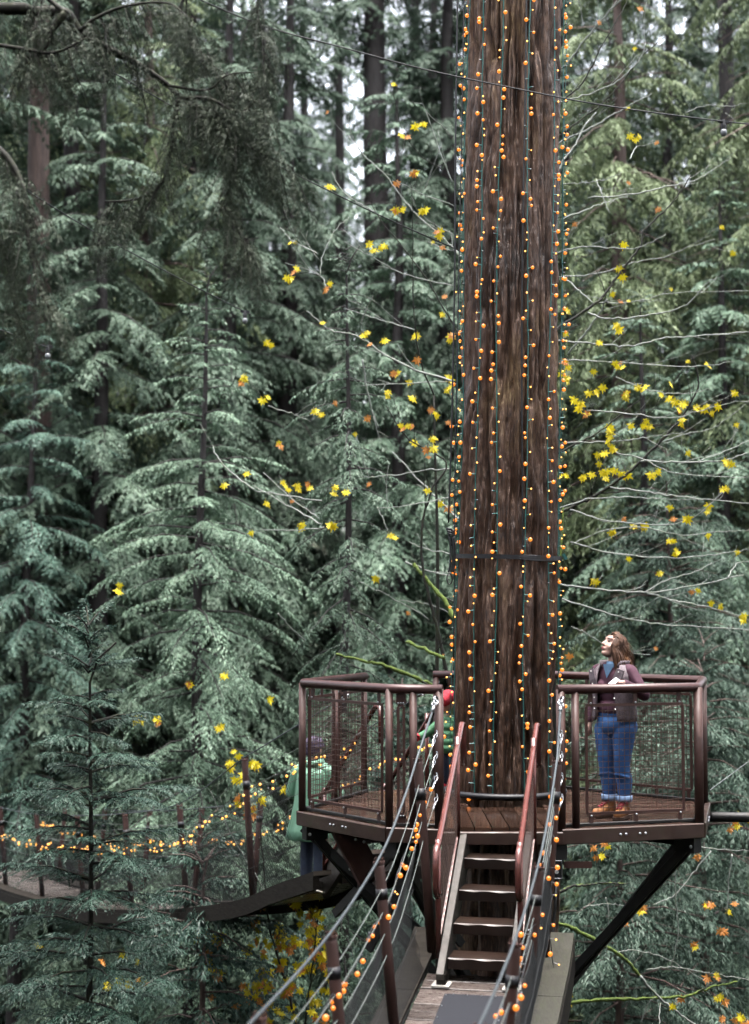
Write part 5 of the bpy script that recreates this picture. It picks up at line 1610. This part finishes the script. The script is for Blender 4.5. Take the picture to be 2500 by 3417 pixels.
def fuse(mb, name, mat, parent, voxel=0.009, it=4):
    o = local_obj(mb, name, mat, parent)
    r = o.modifiers.new('fuse', 'REMESH'); r.mode = 'VOXEL'; r.voxel_size = voxel; r.use_smooth_shade = True
    s = o.modifiers.new('smooth', 'SMOOTH'); s.factor = 0.5; s.iterations = it
    return o

def shell(rings, a0, a1, n, thick, name, mat, parent, wob=0.0, seed=1):
    """Open garment shell: rings of (z, cx, cy, rx, ry), from angle a0 to a1 (0 = front, -y)."""
    rr = random.Random(seed)
    mb = MB(); vs_, fs = [], []
    for k, (z, cx, cy, rx, ry, b0, b1) in enumerate(rings):
        for j in range(n + 1):
            a = (b0 if b0 is not None else a0) + ((b1 if b1 is not None else a1) - (b0 if b0 is not None else a0)) * j / n
            w = 1 + wob * math.sin(a * 9 + k * 0.7 + seed) + rr.uniform(-wob, wob) * 0.4
            vs_.append((cx + math.sin(a) * rx * w, cy - math.cos(a) * ry * w, z))
    m = n + 1
    for k in range(len(rings) - 1):
        for j in range(n):
            fs.append((k*m + j, k*m + j + 1, (k+1)*m + j + 1, (k+1)*m + j))
    mb.add(vs_, fs)
    o = local_obj(mb, name, mat, parent)
    s = o.modifiers.new('thick', 'SOLIDIFY'); s.thickness = thick; s.offset = 1
    return o

# --- the woman looking up, at the right-hand rail
W = empty('person', (1.99, 13.02, 0.0), 'person in plum sweater, open vest and blue jeans looking up beside the trunk', 'person')
W.rotation_euler = (0, 0, math.radians(-42))
HR = Matrix.Rotation(math.radians(-24), 3, 'Z') @ Matrix.Rotation(math.radians(-27), 3, 'X')
HO = Vector((-0.012, 0.018, 1.405))
def hd(p): return HR @ Vector(p) + HO
mb = MB()
# head
for c, sc in (((0, 0.014, 0.030), (0.072, 0.090, 0.084)), ((0, -0.030, -0.022), (0.058, 0.062, 0.078)), ((0.030, -0.058, -0.028), (0.026, 0.024, 0.030)), ((-0.030, -0.058, -0.028), (0.026, 0.024, 0.030)),
              ((0, -0.066, -0.088), (0.022, 0.020, 0.018)), ((0, -0.040, -0.078), (0.042, 0.040, 0.030)), ((0, -0.072, 0.040), (0.048, 0.020, 0.030)), ((0, -0.084, -0.055), (0.024, 0.014, 0.016)),
              ((0.071, 0.008, -0.012), (0.008, 0.018, 0.028)), ((-0.071, 0.008, -0.012), (0.008, 0.018, 0.028))):
    mb.ball(hd(c), 1.0, 18, 12, sc=sc, rot=HR)
capsule(mb, hd((0, -0.088, 0.016)), 0.0085, hd((0, -0.110, -0.022)), 0.0115, 8)
capsule(mb, hd((0.011, -0.098, -0.026)), 0.007, hd((-0.011, -0.098, -0.026)), 0.007, 8)
capsule(mb, hd((0, 0.02, -0.05)), 0.048, (0.0, 0.012, 1.255), 0.052)
# torso, arms, legs under the clothes
for c in [((0, 0.01, 1.24), 0.055, (0, 0.01, 1.05), 0.075), ((0, 0.01, 1.05), 0.075, (0, 0.01, 0.80), 0.085), ((0.08, 0, 0.76), 0.08, (0.078, 0, 0.42), 0.052), ((-0.08, 0, 0.76), 0.08, (-0.078, 0.01, 0.42), 0.052),
          ((0.078, 0, 0.42), 0.050, (0.075, 0.02, 0.10), 0.034), ((-0.078, 0.01, 0.42), 0.050, (-0.072, 0.03, 0.10), 0.034), ((0.15, 0, 1.205), 0.04, (0.295, -0.02, 1.02), 0.035), ((0.295, -0.02, 1.02), 0.034, (0.255, -0.262, 1.125), 0.024),
          ((-0.15, 0, 1.205), 0.04, (-0.215, 0.03, 0.985), 0.035), ((-0.215, 0.03, 0.985), 0.034, (-0.215, -0.05, 0.775), 0.024)]:
    capsule(mb, *c)
# hands: palm, four fingers, thumb
def hand(mb, wrist, fwd, side, up, sg=1, curl=0.5):
    f, s, u = Vector(fwd).normalized(), Vector(side).normalized(), Vector(up).normalized()
    w = Vector(wrist)
    capsule(mb, w, 0.021, w + f * 0.05, 0.020, 10)
    for k, (o_, ln) in enumerate(((-0.026, 0.062), (-0.009, 0.070), (0.009, 0.066), (0.025, 0.052))):
        b0 = w + f * 0.052 + s * o_
        capsule(mb, w + s * o_ * 0.6 + f * 0.02, 0.012, b0, 0.0095, 8)
        k1 = b0 + f * ln * 0.5 - u * ln * 0.15 * curl
        k2 = k1 + f * ln * 0.35 * (1 - 0.5 * curl) - u * ln * 0.45 * curl
        capsule(mb, b0, 0.0092, k1, 0.0085, 8); capsule(mb, k1, 0.0085, k2, 0.0072, 8)
    t0 = w + f * 0.018 - s * 0.024; t1 = t0 + f * 0.030 - s * 0.022 - u * 0.006; t2 = t1 + f * 0.026 - s * 0.004 - u * 0.010
    capsule(mb, t0, 0.012, t1, 0.010, 8); capsule(mb, t1, 0.010, t2, 0.008, 8)
hand(mb, (0.255, -0.265, 1.128), (-0.30, -0.85, 0.02), (0.85, -0.3, 0), (0, 0, 1), curl=0.55)
hand(mb, (-0.215, -0.055, 0.765), (0.0, -0.15, -1), (0, -1, 0.1), (1, 0, 0), curl=0.35)
fuse(mb, 'body', M['skin'], W, 0.0062, 3)
for sg in (-1, 1):
    e = MB(); e.ball(hd((0.0265 * sg, -0.0815, 0.014)), 1.0, 10, 8, sc=(0.0125, 0.008, 0.0062), rot=HR); local_obj(e, 'eye', M['eye'], W)
    e = MB(); e.tube([hd((0.012 * sg, -0.0925, 0.033)), hd((0.028 * sg, -0.0905, 0.038)), hd((0.045 * sg, -0.076, 0.034))], [0.003, 0.0036, 0.002], 6); local_obj(e, 'eyebrow', M['brow'], W)
e = MB(); e.tube([hd((-0.021, -0.0905, -0.054)), hd((-0.008, -0.0985, -0.051)), hd((0, -0.0975, -0.0525)), hd((0.008, -0.0985, -0.051)), hd((0.021, -0.0905, -0.054))], [0.002, 0.0048, 0.0045, 0.0048, 0.002], 6)
e.tube([hd((-0.019, -0.090, -0.058)), hd((0, -0.0975, -0.0615)), hd((0.019, -0.090, -0.058))], [0.002, 0.0055, 0.002], 6); local_obj(e, 'lips', M['lips'], W)
# jeans
mb = MB()
mb.ball((0, 0.012, 0.775), 1.0, 22, 14, sc=(0.172, 0.128, 0.125)); mb.ball((0.075, 0.055, 0.745), 0.098, 18, 12); mb.ball((-0.075, 0.055, 0.745), 0.098, 18, 12)
mb.ball((0, 0.0, 0.86), 1.0, 20, 12, sc=(0.145, 0.112, 0.07))
for sg, ky in ((1, -0.015), (-1, 0.0)):
    capsule(mb, (0.088 * sg, 0.005, 0.72), 0.100, (0.084 * sg, ky - 0.005, 0.50), 0.074)
    capsule(mb, (0.084 * sg, ky - 0.005, 0.50), 0.073, (0.080 * sg, ky, 0.40), 0.064)
    capsule(mb, (0.080 * sg, ky, 0.40), 0.063, (0.078 * sg, 0.022, 0.31), 0.066)
    capsule(mb, (0.078 * sg, 0.022, 0.31), 0.066, (0.075 * sg, 0.022, 0.175), 0.053)
    for z, w in ((0.43, 0.070), (0.405, 0.067), (0.385, 0.068), (0.345, 0.069)):
        mb.torus((0.080 * sg, ky + 0.004, z), (0.1 * sg, 0.25, 1), w - 0.008, 0.009, 16, 6)
fuse(mb, 'jeans', M['jeans'], W, 0.0085, 3)
for sg in (-1, 1):
    shell([(0.140, 0.075 * sg, 0.022, 0.056, 0.058, None, None), (0.155, 0.075 * sg, 0.022, 0.0575, 0.0595, None, None), (0.188, 0.075 * sg, 0.022, 0.057, 0.059, None, None)], 0, 2 * math.pi, 24, 0.007, 'jean_cuff', M['cuff'], W, 0.012)
# sweater
mb = MB()
mb.ball((0, 0.0, 1.07), 1.0, 22, 16, sc=(0.148, 0.112, 0.215)); mb.ball((0, 0, 0.90), 1.0, 22, 12, sc=(0.152, 0.122, 0.10)); mb.ball((0.060, -0.068, 1.075), 0.064, 16, 10); mb.ball((-0.060, -0.068, 1.075), 0.064, 16, 10)
capsule(mb, (0.02, 0.005, 1.235), 0.060, (0.15, 0.005, 1.205), 0.060); capsule(mb, (-0.02, 0.005, 1.235), 0.060, (-0.15, 0.005, 1.205), 0.060)
capsule(mb, (0.16, 0, 1.20), 0.060, (0.300, -0.018, 1.02), 0.050); capsule(mb, (0.300, -0.018, 1.02), 0.050, (0.262, -0.235, 1.115), 0.036)
capsule(mb, (-0.16, 0, 1.20), 0.060, (-0.22, 0.03, 0.985), 0.049); capsule(mb, (-0.22, 0.03, 0.985), 0.049, (-0.218, -0.045, 0.80), 0.036)
for k in range(4): mb.torus((0.300 - 0.008 * k, -0.03 - 0.045 * k, 1.03 + 0.018 * k), (-0.15, -0.9, 0.4), 0.040 - 0.001 * k, 0.008, 14, 6)
fuse(mb, 'sweater', M['sweater'], W, 0.0085, 3)
# tee and sweater collar
shell([(1.215, 0, 0.000, 0.068, 0.072, -0.5, 0.5), (1.250, 0, 0.004, 0.066, 0.068, -0.8, 0.8), (1.285, 0, 0.010, 0.060, 0.058, -1.3, 1.3)], -0.6, 0.6, 14, 0.006, 'tee_neck', M['tee'], W)
mb = MB()
mb.add([(0, -0.113, 1.150), (0.055, -0.078, 1.262), (0, -0.086, 1.268), (-0.055, -0.078, 1.262), (0, -0.110, 1.152), (0.05, -0.075, 1.262), (0, -0.083, 1.268), (-0.05, -0.075, 1.262)], [(0, 1, 2), (0, 2, 3), (4, 6, 5), (4, 7, 6)])
local_obj(mb, 'tee_front', M['tee'], W, smooth=False)
# vest: open shell with a standing, folded-back collar
rg = []
for z, rx, ry, g in [(0.800, .178, .148, .62), (0.83, .182, .152, .60), (0.90, .172, .142, .56), (0.99, .172, .142, .50), (1.07, .180, .152, .46), (1.13, .186, .146, .46), (1.18, .182, .120, .52), (1.215, .165, .100, .62), (1.245, .130, .088, .78), (1.262, .098, .080, .95)]:
    rg.append((z, 0, 0.004, rx, ry, g, 2 * math.pi - g))
shell(rg, 0, 1, 44, 0.016, 'vest', M['vest'], W, 0.010, 4)
shell([(1.240, 0, 0.008, .112, .095, 0.62, 2 * math.pi - 0.62), (1.270, 0, 0.012, .118, .098, 0.72, 2 * math.pi - 0.72), (1.295, 0, 0.018, .125, .104, 0.85, 2 * math.pi - 0.85)], 0, 1, 36, 0.013, 'vest_collar', M['vest'], W, 0.012, 6)
for sg in (-1, 1):      # turned-back lapels
    mb = MB()
    pts = [(0.060, -0.152, 1.06), (0.085, -0.158, 1.15), (0.115, -0.135, 1.235), (0.172, -0.118, 1.215), (0.150, -0.142, 1.12)]
    vs_ = [(x * sg, y_, z) for x, y_, z in pts] + [(x * sg, y_ + 0.014, z) for x, y_, z in pts]
    mb.add(vs_, [(0, 1, 2, 3, 4), (9, 8, 7, 6, 5)] + [(i, (i + 1) % 5, 5 + (i + 1) % 5, 5 + i) for i in range(5)])
    local_obj(mb, 'lapel', M['vest'], W, smooth=False)
    for z, x, y_ in ((1.205, 0.135, -0.142), (1.10, 0.105, -0.163), (0.99, 0.098, -0.150), (0.90, 0.102, -0.142)):
        e = MB(); e.ball((x * sg, y_, z), 0.0065, 8, 6); local_obj(e, 'snap_button', M['snap'], W)
# boots
for sg, bx, by, rz in ((1, 0.076, 0.0, 12), (-1, -0.074, 0.005, -18)):
    R = Matrix.Rotation(math.radians(rz), 3, 'Z'); O = Vector((bx, by, 0))
    T_ = lambda p: R @ Vector(p) + O
    mb = MB()
    capsule(mb, T_((0, 0.050, 0.055)), 0.038, T_((0, -0.06, 0.052)), 0.040); capsule(mb, T_((0, -0.06, 0.050)), 0.041, T_((0, -0.125, 0.043)), 0.037); capsule(mb, T_((0, 0.03, 0.06)), 0.042, T_((0, 0.026, 0.110)), 0.044); capsule(mb, T_((0, -0.02, 0.075)), 0.036, T_((0, -0.07, 0.06)), 0.034)
    bt = fuse(mb, 'boot', M['boot'], W, 0.007, 3)
    mb = MB(); pr = [(0.040, 0.09), (0.043, 0.02), (0.042, -0.06), (0.047, -0.11), (0.036, -0.155), (0.0, -0.172), (-0.036, -0.155), (-0.047, -0.11), (-0.042, -0.06), (-0.043, 0.02), (-0.040, 0.09)]
    vs_ = [T_((x, y_, z)) for z in (0.004, 0.026) for x, y_ in pr]; n = len(pr)
    mb.add(vs_, [tuple(reversed(range(n))), tuple(range(n, 2*n))] + [(i, (i+1) % n, n + (i+1) % n, n + i) for i in range(n)])
    so = local_obj(mb, 'sole', M['sole'], bt, smooth=False)
    mb = MB()
    for k in range(5):
        y_, z = -0.095 + 0.021 * k, 0.086 + 0.011 * k
        mb.tube([T_((-0.022, y_, z)), T_((0, y_ - 0.008, z + 0.012)), T_((0.022, y_ + 0.012, z + 0.006))], 0.0042, 6); mb.tube([T_((0.022, y_, z)), T_((0, y_ - 0.006, z + 0.013)), T_((-0.022, y_ + 0.012, z + 0.006))], 0.0042, 6)
    for q in (-1, 1): mb.tube(catmull([T_((0, -0.012, 0.148)), T_((0.03 * q, -0.03, 0.15)), T_((0.045 * q, -0.025, 0.125)), T_((0.02 * q, -0.02, 0.13))], 4), 0.0035, 6)
    local_obj(mb, 'laces', M['lace'], bt, kind='stuff')
# hair: overlapping wavy locks from the crown down over her left shoulder and back
rh = random.Random(12)
mb = MB()
for i in range(210):
    a = rh.uniform(-1.45, 2.35)                       # round the head, 0 = back
    el = rh.uniform(0.30, 1.25)
    p = Vector((math.sin(a) * math.cos(el) * 0.076, 0.014 + math.cos(a) * math.cos(el) * 0.094, 0.032 + math.sin(el) * 0.088))
    if p.y < -0.035 and p.z < 0.075: continue
    q0 = hd(p)
    out = (HR @ Vector((math.sin(a), math.cos(a), 0.0)))
    out.z = 0; out.normalize()
    wav = rh.uniform(0, 6); L = rh.uniform(0.20, 0.34)
    if a > 0.2: L *= 1.18
    if a < -0.6: L *= 0.75
    pts = [hd(p * 0.90 + Vector((0, 0.001, 0.004))), q0]
    cur = q0.copy()
    hug = hd((math.sin(a) * 0.084, 0.014 + math.cos(a) * 0.104, -0.02))
    pts.append(q0.lerp(hug, 0.6) + out * 0.006); pts.append(hug)
    cur = hug
    for s in range(5):
        k = (s + 1) / 5
        back = Vector((0.03 if a > 0 else -0.01, 0.055, 0)) * (1 - k)
        cur = cur + Vector((0, 0, -L / 5)) + back * 0.35 + out * (0.013 + 0.016 * math.sin(wav + s * 1.9)) + Vector((0.008 * math.cos(wav + s * 2.3), 0, 0)) + Vector((0.004, -0.010 * k, 0))
        pts.append(cur.copy())
    c = catmull(pts, 2)
    n = len(c)
    r0 = rh.uniform(0.007, 0.012)
    mb.tube(c, [r0 * (1 - 0.75 * (j / (n - 1)) ** 2) for j in range(n)], 4)
for i in range(46):      # parted top, swept back from the forehead
    x0 = rh.uniform(-0.06, 0.06)
    s0 = 1 if x0 > 0 else -1
    y0 = rh.uniform(-0.078, -0.01)
    zt = 0.032 + 0.088 * math.sqrt(max(0.05, 1 - (x0 / 0.076) ** 2 - ((y0 - 0.014) / 0.097) ** 2))
    pts = [hd((x0 * 0.25, y0, zt + 0.012 if abs(x0) < 0.03 else zt)), hd((s0 * 0.060, y0 * 0.6 + 0.005, 0.075)), hd((s0 * 0.080, y0 * 0.25 + 0.020, 0.010)), hd((s0 * 0.086, 0.035, -0.055))]
    c = catmull(pts, 4)
    mb.tube(c, [0.011 * (1 - 0.4 * j / (len(c) - 1)) for j in range(len(c))], 5)
for i in range(120):
    a = rh.uniform(-1.2, 2.2)
    p0 = hd((math.sin(a) * 0.080, 0.014 + math.cos(a) * 0.100, rh.uniform(-0.02, 0.09)))
    out = HR @ Vector((math.sin(a), math.cos(a), 0.0)); out.z = 0; out.normalize()
    cur = p0 - out * 0.006; pts = [cur.copy()]
    wav = rh.uniform(0, 6)
    for k in range(6):
        cur = cur + Vector((0.010 * math.sin(wav + k * 1.7), 0.004, -rh.uniform(0.030, 0.055))) + out * (0.010 + 0.012 * math.sin(wav + k * 1.5)); pts.append(cur.copy())
    c = catmull(pts, 3); mb.tube(c, [0.0032 * (1 - 0.8 * j / (len(c) - 1)) for j in range(len(c))], 3)
local_obj(mb, 'hair', M['hair'], W)
# phone in her left hand, on the rail
mb = MB(); mb.box((0, 0, 0), (0.052, 0.008, 0.085), 0.0, bev=0.003)
ph_ = tag(local_obj(mb, 'phone', M['phone'], None, smooth=False), 'white phone held over the right-hand rail by the person in jeans', 'phone')
ph_.location = Vector((1.925, 12.60, 1.135)); ph_.rotation_euler = (math.radians(-50), math.radians(20), math.radians(-60))

# --- person in the pale green jacket walking down to the far bridge
G = empty('person', (-0.64, 16.70, -1.20), 'person in pale green jacket and dark knit hat behind the platform mesh at left', 'person')
G.rotation_euler = (0, 0, math.radians(160))
mb = MB()
capsule(mb, (0, 0, 1.43), 0.085, (0, 0.0, 1.47), 0.085); capsule(mb, (0, 0.01, 1.40), 0.05, (0, 0.01, 1.27), 0.055); mb.ball((0, -0.09, 1.42), 0.018, 8, 6)
for c in [((0, 0, 1.25), 0.08, (0, 0, 0.9), 0.11), ((0.09, 0, 0.85), 0.085, (0.09, -0.03, 0.45), 0.055), ((-0.09, 0, 0.85), 0.085, (-0.09, 0.05, 0.45), 0.055), ((0.09, -0.03, 0.45), 0.05, (0.09, 0, 0.08), 0.04), ((-0.09, 0.05, 0.45), 0.05, (-0.09, 0.09, 0.08), 0.04),
          ((0.18, 0, 1.22), 0.045, (0.26, -0.04, 0.98), 0.04), ((0.26, -0.04, 0.98), 0.04, (0.20, -0.22, 0.92), 0.03), ((-0.18, 0, 1.22), 0.045, (-0.27, 0.02, 0.97), 0.04), ((-0.27, 0.02, 0.97), 0.04, (-0.25, -0.12, 0.80), 0.03)]:
    capsule(mb, *c)
hand(mb, (0.20, -0.23, 0.92), (-0.2, -1, 0), (1, -0.2, 0), (0, 0, 1)); hand(mb, (-0.25, -0.13, 0.79), (0, -0.4, -1), (0, -1, 0.4), (1, 0, 0))
fuse(mb, 'body', M['skin'], G, 0.009, 3)
mb = MB()
capsule(mb, (0.05, 0.01, 1.25), 0.085, (0.17, 0, 1.20), 0.075); capsule(mb, (-0.05, 0.01, 1.25), 0.085, (-0.17, 0, 1.20), 0.075)
capsule(mb, (0.18, 0, 1.20), 0.078, (0.27, -0.04, 0.97), 0.072); capsule(mb, (0.27, -0.04, 0.97), 0.072, (0.20, -0.20, 0.92), 0.052)
capsule(mb, (-0.18, 0, 1.20), 0.078, (-0.28, 0.02, 0.97), 0.075); capsule(mb, (-0.28, 0.02, 0.97), 0.072, (-0.25, -0.11, 0.82), 0.054)
mb.torus((0, 0.02, 1.315), (0, 0.25, 1), 0.085, 0.034, 18, 8)
capsule(mb, (0, 0, 1.24), 0.10, (0, 0, 1.10), 0.13)
jk = fuse(mb, 'jacket', M['green_coat'], G, 0.011, 2)
shell([(z, 0, 0, rx, ry, None, None) for z, rx, ry in ((1.27, .10, .09), (1.235, .16, .125), (1.18, .195, .145), (1.10, .205, .155), (1.0, .21, .162), (0.90, .222, .172), (0.80, .24, .186), (0.70, .262, .20), (0.60, .285, .218), (0.50, .305, .235))], 0, 2 * math.pi, 40, 0.008, 'jacket_skirt', M['green_coat'], G, 0.035, 3)
mb = MB()
for sg, ky in ((1, -0.03), (-1, 0.05)):
    capsule(mb, (0.09 * sg, 0, 0.80), 0.098, (0.09 * sg, ky, 0.45), 0.075); capsule(mb, (0.09 * sg, ky, 0.45), 0.074, (0.09 * sg, ky + 0.03, 0.10), 0.062)
fuse(mb, 'trousers', M['navy'], G, 0.010, 2)
for sg, ky in ((1, 0.0), (-1, 0.08)):
    mb = MB(); capsule(mb, (0.09 * sg, ky + 0.04, 0.045), 0.042, (0.09 * sg, ky - 0.12, 0.040), 0.038); fuse(mb, 'shoe', M['sole'], G, 0.009, 2)
mb = MB(); mb.ball((0, 0.005, 1.500), 1.0, 22, 14, sc=(0.104, 0.112, 0.085)); mb.torus((0, 0.005, 1.475), (0, 0.08, 1), 0.092, 0.022, 22, 8, stretch=((0, 1, 0), 1.08)); mb.ball((0, 0.06, 1.43), 1.0, 16, 10, sc=(0.088, 0.055, 0.07))
fuse(mb, 'knit_hat', M['hat_purple'], G, 0.009, 2)

# --- child half hidden behind the left edge of the trunk
K = empty('person', (0.715, 15.02, 0.0), 'small person in green jacket and red cap half hidden behind the lit trunk', 'person')
K.rotation_euler = (0, 0, math.radians(-35))
mb = MB()
mb.ball((0, 0, 0.83), 1.0, 20, 14, sc=(0.072, 0.085, 0.095)); mb.ball((0, -0.035, 0.80), 1.0, 14, 10, sc=(0.055, 0.055, 0.065)); mb.ball((0, -0.092, 0.815), 0.012, 8, 6)
capsule(mb, (0, 0, 0.76), 0.035, (0, 0, 0.66), 0.04)
for c in [((0, 0, 0.64), 0.06, (0, 0, 0.46), 0.075), ((0.05, 0, 0.42), 0.055, (0.05, 0, 0.08), 0.035), ((-0.05, 0, 0.42), 0.055, (-0.05, 0, 0.08), 0.035), ((0.10, 0, 0.65), 0.03, (0.15, -0.03, 0.48), 0.027), ((-0.10, 0, 0.65), 0.03, (-0.19, -0.08, 0.54), 0.027), ((-0.19, -0.08, 0.54), 0.026, (-0.25, -0.17, 0.50), 0.02)]:
    capsule(mb, *c)
fuse(mb, 'body', M['skin'], K, 0.007, 3)
mb = MB(); capsule(mb, (0.02, 0, 0.655), 0.058, (0.10, 0, 0.64), 0.048); capsule(mb, (-0.02, 0, 0.655), 0.058, (-0.10, 0, 0.64), 0.048); capsule(mb, (0.11, 0, 0.63), 0.046, (0.155, -0.03, 0.47), 0.042); capsule(mb, (-0.11, 0, 0.63), 0.046, (-0.19, -0.08, 0.54), 0.042); capsule(mb, (-0.19, -0.08, 0.54), 0.042, (-0.235, -0.15, 0.505), 0.036)
for z, r in ((0.60, .105), (0.53, .11), (0.46, .118), (0.40, .125)): mb.ball((0, 0, z), 1.0, 20, 10, sc=(r, r * 0.85, 0.06))
fuse(mb, 'jacket', M['child_green'], K, 0.008, 2)
mb = MB(); mb.ball((0, 0.035, 0.80), 1.0, 20, 14, sc=(0.098, 0.085, 0.125)); mb.ball((0, 0.03, 0.69), 1.0, 16, 8, sc=(0.085, 0.075, 0.05)); fuse(mb, 'hood', M['olive_hood'], K, 0.008, 2)
mb = MB(); mb.ball((0, -0.018, 0.880), 1.0, 20, 14, sc=(0.086, 0.092, 0.075)); mb.tube([(0, -0.07, 0.862), (0, -0.15, 0.845)], [0.065, 0.05], 14); fuse(mb, 'cap', M['red_cloth'], K, 0.008, 2)
for p in ((-0.255, -0.18, 0.50), (0.158, -0.035, 0.43)):
    mb = MB(); capsule(mb, p, 0.040, (p[0] - 0.012, p[1] - 0.035, p[2] - 0.01), 0.034); capsule(mb, p, 0.016, (p[0] + 0.03, p[1] - 0.03, p[2] + 0.02), 0.013); fuse(mb, 'mitten', M['red_cloth'], K, 0.007, 2)
mb = MB(); capsule(mb, (0.052, 0, 0.40), 0.066, (0.052, 0, 0.09), 0.05); capsule(mb, (-0.052, 0, 0.40), 0.066, (-0.052, 0, 0.09), 0.05); fuse(mb, 'trousers', M['navy'], K, 0.008, 2)
for sg in (-1, 1):
    mb = MB(); capsule(mb, (0.052 * sg, 0.02, 0.036), 0.034, (0.052 * sg, -0.08, 0.034), 0.031); fuse(mb, 'shoe', M['red_cloth'], K, 0.008, 2)

# ------------------------------------------------------------------ damp forest air
mb = MB()
mb.box((0, 200, 16), (820, 820, 62))
m, nt, b = new_mat('damp_air')
nt.nodes.remove(b)
pv = nt.nodes.new('ShaderNodeVolumePrincipled')
pv.inputs['Color'].default_value = (0.90, 0.95, 0.97, 1)
pv.inputs['Density'].default_value = 0.0115
nt.links.new(pv.outputs[0], nt.nodes['Material Output'].inputs['Volume'])
hz = mb.build('haze', m, None, kind='stuff')
